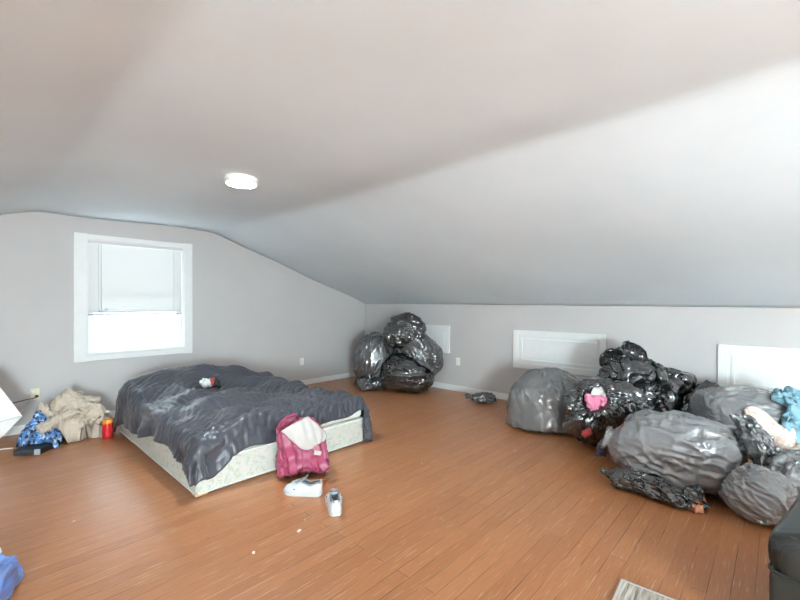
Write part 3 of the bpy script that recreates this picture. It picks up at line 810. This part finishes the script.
# crumpled wrapper and small flat black patch on the bed
def surf_z(x, y, bv=None):
    h = (bv or bvh_com).ray_cast(Vector((x, y, 3)), Vector((0, 0, -1))); return h[0].z if h[0] else 0
wr = root('crumpled_wrapper', (1.76, 4.45, surf_z(1.76, 4.45) + .006), 'crumpled white, red and black wrapper on the comforter', 'wrapper')
for nm, c, rad, h, mt_, sd in (('white_film', (1.745, 4.48), (.075, .055), .055, 'white_cloth', 2), ('red_film', (1.795, 4.45), (.035, .03), .065, 'red_cloth', 5), ('black_film', (1.815, 4.40), (.04, .035), .045, 'dark', 8)):
    heap(nm, None, None, c, rad, h, .4, mt_, sd, .25, 16, 40, support=COMH, thick=.002, iters=90, cmax=.02, crease=.006, parent=wr, avoid=False, lift=.02)
heap('dark_patch', 'small black patch lying flat on the comforter left of the wrapper', 'sock', (1.60, 4.33), (.10, .045), .022, 1.0, 'dark', 14, .15, 18, 44, support=COMH, thick=.003, iters=80, crease=.004, cmax=.012, avoid=False, lift=.012)

# ================================================================== backpack leaning on the bed
bp = None
def backpack():
    c = np.array([1.792, 2.765, .215]); yaw = math.radians(-28)
    ex = np.array([math.cos(yaw), math.sin(yaw), 0]); ey = np.array([-math.sin(yaw), math.cos(yaw), 0])
    lean = np.array([0, 0, 1]) + ey * .20 - ex * .06
    P = [(.02, -1), (.62, -1), (.93, -.93), (1, -.7), (1, -.1), (.98, .4), (.90, .75), (.72, .95), (.4, 1.02), (.02, 1.04)]
    global Rv
    keep = Rv; Rv = ex
    o, X, V = make_bag('backpack', '', '', c, (.185, .098, .215), lean, P, 'pink', .34, 120, 84, .05, 1.3, 33, kf=.008, kb=.05, cmax=.026, sq=3.2, ymax=BY0 - .014, avoid=False, hull=False, bulge=.03, iters=170)
    Rv = keep
    r = root('backpack', (float(c[0]), float(c[1]), 0), 'pink backpack with a cream flap leaning against the bed', 'backpack')
    o.name = 'pack_body'; o.parent = r; o.location = Vector(o.location) - r.location
    for k in ('label', 'category'):
        if k in o: del o[k]
    bv = BVHTree.FromPolygons([tuple(v) for v in V], grid_topo(120, 84, True)[0])
    nrm = Vector(-ey)
    def on(s, z, off):
        p = Vector(c) + Vector(ex) * s; h = bv.ray_cast(Vector((p.x, p.y, z)) + nrm * 1.0, -nrm)
        return (h[0] + nrm * off) if h[0] else Vector((p.x, p.y, z)) + nrm * .1
    rl = lambda p: tuple(Vector(p) - r.location)
    def strap(path, w, t, off, nm, mat):
        pts = [on(s, z, off) for s, z in smooth_path([(a, b) for a, b in path], 22)]
        pts = [p.lerp((pts[max(i - 1, 0)] + pts[min(i + 1, len(pts) - 1)]) / 2, .6) for i, p in enumerate(pts)]
        sd = [((pts[min(i + 1, len(pts) - 1)] - pts[max(i - 1, 0)]).cross(nrm)) for i in range(len(pts))]
        return MB().band([rl(p) for p in pts], sd, [nrm] * len(pts), w, t).build(nm, mat, r, smooth='auto')
    s1 = strap([(-.125, .40), (-.11, .30), (-.08, .20), (-.065, .12), (-.06, .03)], .058, .03, .016, 'shoulder_strap', M['pink'])
    s2 = strap([(.05, .36), (.10, .26), (.13, .17), (.165, .09), (.185, .06)], .06, .026, .016, 'shoulder_strap', M['pink'])
    MB().tube([tuple(Vector(on(s, z, .034)) - r.location) for s, z in smooth_path([(-.155, .38), (-.14, .29), (-.108, .2), (-.093, .1), (-.088, .04)], 16)], .005, 6).build('binding', M['pink_dark'], r, smooth=True)
    MB().tube([tuple(Vector(on(s, z, .014)) - r.location) for s, z in smooth_path([(-.03, .36), (-.005, .25), (.01, .12), (.0, .03)], 16)], .005, 6).build('binding', M['pink_dark'], r, smooth=True)
    p = on(.118, .20, .033); q = Vector(ex) * .03
    a = Vector((math.cos(yaw), math.sin(yaw), -.25)).normalized(); up = nrm.cross(a).normalized() * -1
    lb = MB(); lb.band([rl(p - a * .028), rl(p + a * .028)], [up, up], [nrm, nrm], .034, .005)
    lb.build('label_patch', M['cream'], r)['label'] = 'small white label patch on the strap'
    MB().tube([rl(p) for p in smooth_path([on(-.17, .40, -.01) + Vector((0, 0, .0)), Vector(c) + Vector((-.14, .03, .235)), Vector(c) + Vector((-.05, .02, .26)), Vector(c) + Vector((0.0, .04, .22))], 16)], .009, 7).build('grab_handle', M['pink_dark'], r, smooth=True)
    # side pocket on the right edge
    MB().tube([rl(p) for p in smooth_path([on(.15, .30, .0), on(.172, .2, .01), on(.178, .1, .012), on(.17, .03, .01)], 12)], [.012, .02, .022, .024, .026, .026, .026, .026, .024, .022, .02, .012], 8).build('side_gusset', M['pink'], r, smooth=True)
    # flap: rounded cream pad folded forward over the top
    A = Vector((1.575, 2.685, .405)); a = Vector((.215, -.02, .066)); b = Vector((.122, -.115, -.160))
    n = a.cross(b).normalized();
    if n.y > 0: n = -n
    K = 26; grid = []
    rc = .30
    def rnd(u, v):
        # round the two far corners
        if v > 1 - rc:
            t = (v - (1 - rc)) / rc; m_ = rc * (1 - math.sqrt(max(0, 1 - t * t)))
            u = m_ + u * (1 - 2 * m_)
        return u, v
    for i in range(K):
        for j in range(K):
            u, v = rnd(i / (K - 1), j / (K - 1))
            bulge = .012 * (1 - (2 * i / (K - 1) - 1) ** 4) * (1 - (2 * j / (K - 1) - 1) ** 4) + .004 * math.sin(i * .9 + j * .5)
            curl = .012 * math.sin(v * 3.1) + .02 * math.sin(u * 3.1)
            grid.append(A + a * u + b * v + n * (bulge + curl))
    F = [(i * K + j, (i + 1) * K + j, (i + 1) * K + j + 1, i * K + j + 1) for i in range(K - 1) for j in range(K - 1)]
    f = mesh_obj('flap', [rl(p) for p in grid], F, M['cream'], r); f['label'] = 'cream quilted flap with dark pink piping'
    add_sheet_thickness(f, .018)
    edge = [grid[j] for j in range(K)] + [grid[i * K + K - 1] for i in range(1, K)] + [grid[(K - 1) * K + j] for j in range(K - 2, -1, -1)]
    MB().tube([rl(p) for p in edge], .0075, 7).build('piping', M['pink_dark'], f, smooth=True)
    return r
backpack()

# ================================================================== sneakers
def sneaker(name, loc, rz, label, roll=0):
    r = root(name, loc, label, 'shoe', 'white sneakers', None, rz)
    n = 46; Ls = .272
    xs = np.linspace(-.5, .5, n) * Ls
    t = np.linspace(0, 1, n)                                     # heel .. toe
    wd = np.interp(t, [0, .04, .12, .3, .45, .62, .75, .88, .96, 1], [.016, .028, .036, .038, .040, .049, .051, .043, .026, .012])
    off = np.interp(t, [0, .3, .7, 1], [0, .001, -.006, -.002])
    lip = np.interp(t, [0, .05, .12, .25, .38, .46, .6, .75, .88, .96, 1], [.088, .094, .088, .072, .080, .090, .076, .060, .047, .038, .026])
    dip = np.interp(t, [0, .03, .07, .3, .40, .47, .50, 1], [0, .008, .055, .045, .05, .03, 0, 0])
    crown = np.interp(t, [0, .47, .55, .75, .92, 1], [0, 0, .014, .017, .014, .006])
    na, nb = 9, 8
    up, li = [], []
    for k in range(n):
        row = []
        w, h = wd[k], lip[k]
        lw = w * (.66 if dip[k] > .01 else .55)
        for s in np.linspace(0, 1, na):                          # side wall
            y = w * (1 - s ** 2.2) + lw * s ** 2.2 + .004 * math.sin(s * 3.14)
            row.append((y, .018 + (h - .018) * s))
        for s in np.linspace(1 / nb, 1, nb):                     # inwards to the centre line
            row.append((lw * (1 - s), h + crown[k] * math.sin(s * 1.57) - dip[k] * (1 - (1 - s) ** 3)))
        full = [(xs[k], off[k] - y, z) for y, z in row] + [(xs[k], off[k] + y, z) for y, z in row[::-1][1:]]
        up.append(full)
    m_ = len(up[0]); V = [p for row in up for p in row]; Fu, Fl = [], []
    for k in range(n - 1):
        for c in range(m_ - 1):
            f = (k * m_ + c, k * m_ + c + 1, (k + 1) * m_ + c + 1, (k + 1) * m_ + c)
            inner = na - 1 <= c < m_ - na and max(dip[k], dip[k + 1]) > .012
            (Fl if inner else Fu).append(f)
    Fu += [tuple(range(m_)), tuple((n - 1) * m_ + c for c in range(m_))[::-1]]
    mesh_obj('shoe_upper', V, Fu, M['shoe'], r)
    mesh_obj('lining', V, Fl, M['lining'], r)['label'] = 'grey padded lining'
    # sole
    b = MB(); loop = []
    for k in range(n): loop.append((xs[k] * 1.03, off[k] - wd[k] * 1.09 - .002))
    for k in range(n - 1, -1, -1): loop.append((xs[k] * 1.03, off[k] + wd[k] * 1.09 + .002))
    b.prism(loop, 'z', 0, .03)
    bmesh.ops.bevel(b.bm, geom=[e for e in b.bm.edges if abs(e.verts[0].co.z - e.verts[1].co.z) < 1e-6], offset=.004, segments=2, affect='EDGES')
    b.build('sole', M['shoe_sole'], r, smooth='auto')
    # tongue
    tg = []
    path = smooth_path([(.045, .082), (.015, .094), (-.012, .108), (-.03, .122)], 12)
    b = MB(); b.band([(p[0], -.002, p[1]) for p in path], [(0, 1, 0)] * 12, [(.5, 0, .86)] * 12, .05, .012); b.build('tongue', M['lining'], r, smooth='auto')['label'] = 'grey tongue'
    # collar roll and heel tab
    kk = [k for k in range(n) if .02 < t[k] < .47]
    ring = [(xs[k], off[k] - wd[k] * .66, lip[k]) for k in kk[::-1]] + [(xs[k], off[k] + wd[k] * .66, lip[k]) for k in kk]
    MB().tube(ring, .0075, 7).build('collar', M['lining'], r, smooth=True)['label'] = 'grey padded collar'
    MB().band([(-.137, 0, .04), (-.1395, 0, .07), (-.135, 0, .1)], [(0, 1, 0)] * 3, [(-1, 0, 0)] * 3, .02, .005).build('heel_tab', M['shoe_sole'], r, smooth='auto')
    # laces
    b = MB()
    for q, xx in enumerate(np.linspace(.012, .072, 5)):
        zz = np.interp(xx / Ls + .5, t, lip + crown) + .004
        ww = .02
        b.tube(smooth_path([(xx, -ww, zz - .006), (xx + .003, 0, zz + .003), (xx - .002, ww, zz - .006)], 7), .0035, 6)
    b.build('laces', M['shoe_sole'], r, smooth=True)
    # small dark mark near the toe side
    kx = int(.66 * n)
    for sg in (-1, 1):
        yy = off[kx] + sg * (wd[kx] * .985 + .001)
        MB().box((xs[kx] - .006, yy - .003, .042), (xs[kx] + .006, yy + .003, .048), .001).build('side_emblem', M['dark_grey'], r)
    return r
d = np.array([1.531, 2.597]) - np.array([1.69, 2.372])
sneaker('sneaker', (1.620, 2.470, 0), math.atan2(d[1], d[0]), 'white sneaker seen from its side, in front of the pink backpack')
sneaker('sneaker', (1.662, 2.165, 0), math.radians(58), 'white sneaker nearer the middle of the floor, heel towards the viewer')
# ================================================================== heap of bags in the far corner
FP = 'rubbish bags in the far corner heap'
def A_(x, y, z): return tuple(Rv * x + Fv * y + np.array([0, 0, z]))
HULLS.clear()
make_bag('rubbish_bag', 'flat dark bag squashed under the left of the far corner heap', 'rubbish bag', (4.36, 4.72, .10), (.235, .26, .105), (0, 0, 1), ROUND, 'char_bag', .4, 110, 64, .10, 1.4, 41, group=FP, cmax=.035)
make_bag('rubbish_bag', 'shiny black bag with deep folds at the bottom front of the far corner heap', 'rubbish bag', (4.60, 4.20, .265), (.385, .36, .275), A_(.1, -.1, 1), ROUND, 'black_bag', .45, 150, 100, .07, 1.2, 42, group=FP, cmax=.06, aniso=(.4, .6, 1.3))
make_bag('rubbish_bag', 'tall smooth charcoal bag on the left of the far corner heap', 'rubbish bag', (4.50, 4.77, .46), (.34, .34, .44), A_(.22, 0, 1), ROUND, 'char_bag', .26, 140, 100, .05, .9, 43, group=FP, cmax=.045, bulge=.02, aniso=(1, 1, .3))
make_bag('rubbish_bag', 'charcoal bag slumped to the right in the far corner heap', 'rubbish bag', (4.81, 4.03, .56), (.27, .30, .37), A_(.72, .05, -.62), ROUND, 'char_bag', .34, 140, 96, .06, 1.0, 44, group=FP, cmax=.05, squash=False)
make_bag('rubbish_bag', 'black bag with gathered mouth on top of the far corner heap', 'rubbish bag', (4.64, 4.27, .91), (.33, .30, .24), A_(-.12, -.75, .40), [(.02, -1), (.5, -.97), (.86, -.72), (1, -.2), (.97, .25), (.84, .58), (.6, .80), (.3, .93), (.12, .98), (.17, 1.06), (.24, 1.08), (.18, 1.05), (.02, .98)], 'black_bag', .4, 150, 104, .07, 1.3, 45, only=HULLS[:3], group=FP, cmax=.05, squash=False, neck=None)
HULLS_FAR = list(HULLS)
HULLS.clear()
make_bag('rubbish_bag', 'small black bag lying alone on the floor by the right baseboard', 'rubbish bag', (4.775, 2.92, .075), (.115, .085, .155), A_(-1, .15, .05), [(.02, -1), (.6, -.95), (1, -.4), (.95, .2), (.55, .75), (.25, 1.0), (.18, 1.15), (.3, 1.35), (.36, 1.5)], 'black_bag', .45, 90, 70, .1, 1.2, 46, cmax=.025, neck=1.05)
HULLS.clear()

# ================================================================== heap of bags along the right knee wall
RP = 'rubbish bags in the right heap'
make_bag('rubbish_bag', 'smooth grey bag at the far left end of the right heap', 'rubbish bag', (4.37, 1.87, .30), (.44, .34, .335), A_(-.12, .1, 1), [(.02, -1), (.6, -.98), (.95, -.8), (1, -.35), (.96, .15), (.84, .5), (.62, .75), (.42, .9), (.30, .98), (.02, 1.0)], 'grey_bag', .22, 150, 100, .045, .9, 51, group=RP, cmax=.045)
make_bag('rubbish_bag', 'crumpled shiny black bag piled highest in the right heap', 'rubbish bag', (4.68, 1.13, .37), (.50, .27, .37), A_(-.15, .1, 1), [(.02, -1), (.6, -.97), (.95, -.7), (1, -.2), (.95, .25), (.82, .55), (.62, .78), (.45, .88), (.40, .98), (.48, 1.06), (.40, 1.1)], 'black_bag', .6, 160, 110, .2, 1.6, 52, group=RP, cmax=.085, crease=.06, cfreq=2.6, aniso=(1, .6, .8))
oB, XB, VB = make_bag('rubbish_bag', 'black bag gaping open to show pink and pale clothes', 'rubbish bag', (3.99, 1.21, .315), (.335, .29, .335), A_(-.5, -.70, .75), [(.02, -1), (.6, -.97), (.95, -.72), (1, -.2), (.97, .25), (.86, .55), (.66, .78), (.5, .90), (.42, .92), (.36, .84), (.30, .74), (.02, .70)], 'black_bag', .45, 160, 120, .13, 1.5, 53, group=RP, cmax=.06, crease=.04)
make_bag('rubbish_bag', 'small dark bag wedged between the crumpled bag and the third access door', 'rubbish bag', (4.90, .55, .28), (.20, .18, .27), A_(.4, 0, 1), LOOSE[:-2], 'black_bag', .45, 110, 80, .09, 1.3, 54, group=RP, cmax=.045)
make_bag('rubbish_bag', 'matt grey bag lying back against the third access door', 'rubbish bag', (4.60, .18, .30), (.36, .34, .42), A_(.95, -.25, -.22), ROUND, 'silver_bag', .28, 150, 100, .06, .9, 55, group=RP, cmax=.045)
make_bag('rubbish_bag', 'long bulging silver-grey bag lying in the middle of the right heap', 'rubbish bag', (3.56, .59, .26), (.28, .26, .385), A_(-.80, .52, .03), [(.02, -1.02), (.5, -.98), (.86, -.78), (1, -.35), (1, .1), (.9, .45), (.66, .75), (.42, .93), (.3, 1.0), (.36, 1.06), (.3, 1.12), (.02, 1.1)], 'silver_bag', .36, 160, 120, .06, 1.0, 56, group=RP, cmax=.055, gather=1.3, kb=.10, crease=.045, aniso=(.8, .8, .55))
make_bag('rubbish_bag', 'round grey bag with pleats drawn to a knot, at the front right of the heap', 'rubbish bag', (3.38, .10, .155), (.185, .18, .175), A_(.42, -.62, -.42), [(.02, -1), (.5, -.95), (.85, -.66), (1, -.15), (.97, .3), (.80, .66), (.5, .88), (.2, .99), (.1, 1.04), (.13, 1.12), (.16, 1.15)], 'silver_bag', .30, 160, 110, .04, 1.0, 57, group=RP, cmax=.04, neck=1.05, gather=1.3, kb=.09, aniso=(1, 1, .3))
make_bag('rubbish_bag', 'crinkled grey bag cut off by the right photo edge behind the seat', 'rubbish bag', (3.76, -.13, .16), (.25, .22, .155), A_(.1, -.2, 1), ROUND, 'silver_bag', .5, 130, 90, .12, 1.5, 58, group=RP, cmax=.05, crease=.05)
make_bag('rubbish_bag', 'loose grey bag mouth flopped over the round and silver-grey bags', 'rubbish bag', (3.75, .13, .40), (.08, .125, .165), A_(-.4, -.05, .8), [(.02, -1), (.7, -.9), (1, -.4), (.9, .1), (.7, .5), (.62, .8), (.70, 1.0), (.45, 1.0), (.3, .8), (.02, .7)], 'grey_bag', .45, 120, 84, .1, 1.3, 59, group=RP, cmax=.04, squash=False)
make_bag('rubbish_bag', 'thin twisted black bag lying on the floor in front of the heap', 'rubbish bag', (3.25, .70, .07), (.085, .07, .235), A_(.62, -.62, 0), [(.02, -1.12), (.4, -1.08), (.3, -.98), (.55, -.85), (.9, -.6), (.85, -.2), (1.05, .15), (.95, .5), (.6, .78), (.5, .9), (.85, 1.04), (.75, 1.14), (.3, 1.2)], 'black_bag', .55, 110, 130, .14, 1.6, 60, group=RP, cmax=.035, twist=.8, kb=.12, crease=.022)
ALL = list(HULLS)
# ---- clothes spilling from the right heap
heap('patterned_cloth', 'cream cloth with pinkish print draped over the grey bags at right', 'cloth', (4.10, -.06), (.33, .22), .04, math.radians(-75), 'floral', 71, .2, 40, 100, support=ALL, cmax=.03, edge=.35, lift=.012)
heap('blue_cloth', 'light blue crumpled cloth behind the cream patterned cloth', 'cloth', (4.42, -.20), (.22, .19), .09, .3, 'aqua', 72, .5, 40, 100, support=ALL, cmax=.05, edge=.4, lift=.012)
heap('pale_cloth', 'pale cloth scrap on the light blue cloth at the photo edge', 'cloth', (4.44, -.27), (.08, .07), .08, 0, 'floral', 73, .4, 24, 60, support=ALL, cmax=.03, lift=.05)
heap('peach_cloth', 'peach cloth scrap on the floor under the silver-grey bag', 'cloth', (3.33, .44), (.12, .075), .06, .5, 'peach', 174, .5, 30, 80, cmax=.025, wob=.2)
# clothes in the open bag
HULLS_KEEP = list(HULLS)
def clothes(name, label, c, rad, axis, mat, seed, grp=None):
    o, X, V = make_bag(name, label, 'cloth', c, rad, axis, ROUND, mat, .45, 60, 44, .15, 1.4, seed, cmax=.02, squash=False, avoid=False, hull=False, crease=.012)
    return o
clothes('pink_cloth', 'bright pink cloth showing in the mouth of the gaping bag', (3.815, 1.19, .475), (.085, .065, .07), A_(-.5, -.7, .75), 'pink_cloth', 75)
clothes('pale_grey_cloth', 'pale grey cloth above the pink cloth in the gaping bag', (3.885, 1.17, .535), (.11, .08, .07), A_(-.5, -.7, .75), 'white_cloth', 76)
clothes('red_cloth', 'small red cloth poking out low in the side of the gaping bag', (3.69, 1.22, .225), (.045, .03, .03), A_(-.3, -.9, .1), 'red_cloth', 77)
clothes('lilac_cloth', 'lilac grey cloth strip below the red cloth, low on the gaping bag', (3.69, 1.10, .12), (.035, .03, .085), A_(.25, -.2, 1), 'lilac', 78)
# ================================================================== things by the window wall, left
def as_part(o, r, name):
    o.name = name; o.parent = r; o.location = Vector(o.location) - r.location
    for k in ('label', 'category', 'group'):
        if k in o: del o[k]
HULLS.clear()
bx = root('flat_electronics_box', (.447, 4.988, 0), 'flat black plastic box with a grey end under the blue printed cloth', 'box', rz=math.radians(51))
bo = MB().box((-.155, -.105, .003), (.150, .105, .055), .004).build('casing', M['dark'], bx)
MB().box((-.163, -.06, .006), (-.1545, .105, .05), .002).build('front_panel', M['dark_grey'], bx)
MB().box((-.165, -.106, .004), (-.1540, -.060, .054), .003).build('end_cap', M['light_grey'], bx)['label'] = 'light grey end cap'
MB().box((-.166, -.02, .02), (-.1625, .05, .026), .001).build('slot', M['dark'], bx)
bpy.context.view_layer.update()
BVB = []
tmp = HULLS
add_hull_obj(bo); BVB = list(HULLS); HULLS.clear()
oP, XP, FPc = heap('blue_printed_cloth', 'blue and navy printed cloth bunched under the beige jacket', 'cloth', (.465, 5.10), (.12, .17), .14, .35, 'blue_print', 81, .35, 40, 100, lumps=[(-.05, .1, .09, .1, .09)], support=BVB, cmax=.035, edge=.35, lift=.010)
BV1 = BVB + [(BVHTree.FromPolygons([tuple(v) for v in XP], FPc), XP.min(0), XP.max(0), 1.0)]
jk = root('jacket', (.72, 5.28, 0), 'beige cotton jacket dumped in a heap under the window', 'jacket')
oJ, XJ, FJ = heap('jacket_body', None, None, (.745, 5.27), (.26, .28), .28, .1, 'beige', 82, .5, 60, 150, lumps=[(.0, .19, .18, .10, .13), (-.1, .0, .1, .1, .04)], support=BV1, cmax=.055, edge=.4, parent=jk, crease=.04, ymax=YB - .03, lift=.02, avoid=False, xlim=1.0, thick=.006)
BVJ = [(BVHTree.FromPolygons([tuple(v) for v in XJ], FJ), XJ.min(0), XJ.max(0), 1.0)]
def jz(x, y): return surf_z(x, y, BVJ[0][0])
SL = [(.02, -1), (.6, -.98), (.95, -.85), (1, -.4), (.95, .2), (1, .7), (.9, .98), (.6, 1), (.02, .98)]
for nm, (x, y), rad, ax, mt_, sd in (('sleeve', (.80, 5.35), (.08, .05, .17), (1, -.15, -.22), 'beige', 83), ('sleeve', (.56, 5.05), (.06, .04, .15), (.9, .5, .3), 'beige', 84), ('collar', (.64, 5.50), (.05, .035, .085), (1, .2, -.1), 'taupe', 85)):
    o, X, V = make_bag(nm, '', '', (x, y, jz(x, y) + rad[1] * .1), rad, ax, SL, mt_, .45, 70, 60, .08, 1.4, sd, cmax=.022, squash=False, avoid=False, hull=False, crease=.015, ymax=YB - .03)
    as_part(o, jk, nm)
    if nm == 'collar': o['label'] = 'dark taupe collar'
# bottle
bt = root('drink_bottle', (.945, 4.91, 0), 'clear bottle with a red and orange label on the floor left of the bed', 'bottle')
MB().lathe([(.03, .002), (.042, .006), (.045, .02), (.045, .05), (.043, .055)], n=28).build('bottle_base', M['red_plastic'], bt, smooth=True)
MB().lathe([(.0455, .052), (.0462, .056), (.0462, .15), (.0455, .154)], n=28).build('label_band', M['red_plastic'], bt, smooth=True)['label'] = 'red label'
MB().lathe([(.0455, .150), (.0464, .154), (.0464, .175), (.042, .19)], n=28).build('label_top', M['orange'], bt, smooth=True)['label'] = 'orange top of the label'
MB().lathe([(.042, .186), (.038, .205), (.024, .235), (.0145, .25), (.0145, .262)], n=28).build('bottle_neck', M['clear'], bt, smooth=True)
MB().lathe([(.0165, .258), (.0165, .274), (.014, .277)], n=24).build('cap', M['white_plastic'], bt, smooth=True)

# white folded card, cut off by the left edge of the photograph
A0, A1, A2, A3 = Vector((.324, 5.0, .335)), Vector((.10, 5.12, .77)), Vector((-.20, 5.10, .56)), Vector((-.10, 4.96, .275))
A4, A5 = Vector((.055, 5.02, .006)), Vector((-.30, 4.98, .006))
r = root('folded_card', (.05, 5.03, 0), 'white folded card standing by the cream outlet, cut off at the left edge', 'card')
def slab(name, pts, t):
    n = (pts[1] - pts[0]).cross(pts[2] - pts[0]).normalized() * t
    V = [tuple(p - r.location) for p in pts] + [tuple(p + n - r.location) for p in pts]; k = len(pts)
    F = [tuple(range(k))[::-1], tuple(range(k, 2 * k))] + [(i, (i + 1) % k, k + (i + 1) % k, k + i) for i in range(k)]
    return mesh_obj(name, V, F, M['card'], r, smooth=False)
slab('upper_flap', [A0, A1, A2, A3], .006)
slab('lower_flap', [A0 - Vector((0, 0, .004)), A3 - Vector((0, 0, .004)), A5, A4], .006)

# cords from the left outlet
def cord(name, pts, rr, mat, label, plug=None):
    rt = root(name, tuple(pts[0]), label, 'cord')
    q = [tuple(Vector(p) - rt.location) for p in smooth_path(pts, 60)]
    MB().tube(q, rr, 8).build('wire', M[mat], rt, smooth=True)
    if plug:
        MB().box((-.013, -.03, -.012), (.013, .004, .012), .004).build('plug', M[plug], rt)
    return rt
cord('power_cord', [(.485, YB - .014, .371), (.484, YB - .09, .371), (.36, YB - .13, .36), (.20, YB - .16, .33), (.05, YB - .2, .27), (-.10, YB - .25, .1), (-.2, 5.40, .008), (-.5, 5.3, .008)], .0055, 'cord_dark', 'dark cord plugged into the cream outlet, running left behind the card', 'dark')
cord('power_cord', [(.459, YB - .014, .413), (.455, YB - .034, .405), (.44, YB - .045, .35), (.40, YB - .05, .28), (.33, YB - .06, .20), (.20, YB - .16, .10), (.05, 5.45, .010), (-.3, 5.3, .007)], .005, 'cord_white', 'white cord drooping from the cream outlet behind the card', 'white_plastic')
cord('power_cord', [(.27, 5.19, .007), (.20, 5.225, .007), (.10, 5.235, .007), (-.05, 5.20, .007), (-.25, 5.24, .007)], .0055, 'cord_white', 'white cord lying on the floor left of the flat black box')

# blue plastic bag at the lower left
keep = Rv; Rv = np.array([.907, -.42, 0])
make_bag('plastic_carrier_bag', 'blue plastic bag on the floor in the lower left corner', 'plastic bag', (-.06, 2.63, .055), (.20, .20, .075), (0, 0, 1), [(.02, -1), (.7, -1), (.98, -.8), (1, 0), (.97, .7), (.9, 1.0), (.7, .95), (.4, .8), (.02, .75)], 'blue_bag', .3, 140, 80, .04, 1.1, 91, cmax=.03, sq=5, avoid=False, hull=False, bulge=0, aniso=(1, .5, 1))
Rv = keep
o, X, V = make_bag('paper_wad', 'small white crumpled paper on the blue plastic bag', 'paper', (.07, 2.80, .125), (.05, .035, .03), (0, 0, 1), ROUND, 'paper', .4, 50, 36, .15, 1.4, 92, cmax=.012, squash=False, avoid=False, hull=False)

# paper chips on the floor
for (x, y, w, h, rz, lb) in ((1.337, 2.078, .03, .018, .4, 'larger white paper chip on the floorboards, nearer the sneakers'), (1.05, 2.075, .022, .014, 1.0, 'smaller white paper chip on the floorboards, farther left of the sneakers')):
    rt = MB().prism([(-w / 2, -h / 2), (w * .4, -h * .6), (w / 2, h * .3), (0, h / 2), (-w * .45, h * .3)], 'z', .001, .0035).build('paper_chip', M['paper'], None); rt.location = (x, y, .0005); rt.rotation_euler[2] = rz
    tag(rt, lb, 'paper chip', 'paper chips on the floor')

# rug corner at the bottom
rg = root('striped_rug', (2.175, .565, .001), 'striped grey rug with a pale border at the bottom edge', 'rug', rz=math.radians(-86.2))
MB().box((.012, -.42, 0), (.42, -.012, .008), .002).build('rug_body', rug_mat(), rg)
m = MB(); m.box((0, -.42, 0), (.013, 0, .0095), .003); m.box((.012, -.0125, 0), (.42, 0, .0095), .003)
m.build('border', M['cream'], rg)

# black leather seat at the lower right
st = root('leather_ottoman', (2.02, .05, 0), 'black leather padded seat cut off by the lower right corner', 'seat', rz=math.radians(-10.4))
cu, X, V = make_bag('cushion', '', '', (0, 0, 0), (.42, .36, .05), (0, 0, 1), [(.02, -1), (.9, -1), (.985, -.85), (1, 0), (.985, .8), (.9, 1.02), (.5, 1.22), (.02, 1.3)], 'leather', .06, 200, 60, .0, 1, 95, cmax=.01, sq=9, squash=False, avoid=False, hull=False, crease=.0, zmin=-1)
cu.name = 'cushion'; cu.parent = st
for k in ('label', 'category'): 
    if k in cu: del cu[k]
# the lathe was built along the view axes: turn it square to the seat and set it on the base
cu.rotation_euler[2] = -math.atan2(Rv[1], Rv[0]); cu.location = (.42, -.36, .365 + .05 + cu.location[2])
MB().box((.014, -.706, .06), (.826, -.014, .362), .03, seg=3).build('upholstered_base', M['leather'], st, smooth='auto')
pts = []
for (x, y, a0) in ((.79, -.05, 0), (.05, -.05, 90), (.05, -.67, 180), (.79, -.67, 270)):
    for k in range(6): a = math.radians(a0 + 18 * k); pts.append((x + .036 * math.cos(a), y + .036 * math.sin(a), .362))
MB().tube(pts + pts[:1], .006, 6, False).build('seam_piping', M['leather'], st, smooth=True)
for x, y in ((.07, -.07), (.77, -.07), (.07, -.65), (.77, -.65)):
    MB().lathe([(.018, .001), (.022, .03), (.026, .065)], (x, y, 0), 16).build('foot', M['dark'], st, smooth=True)
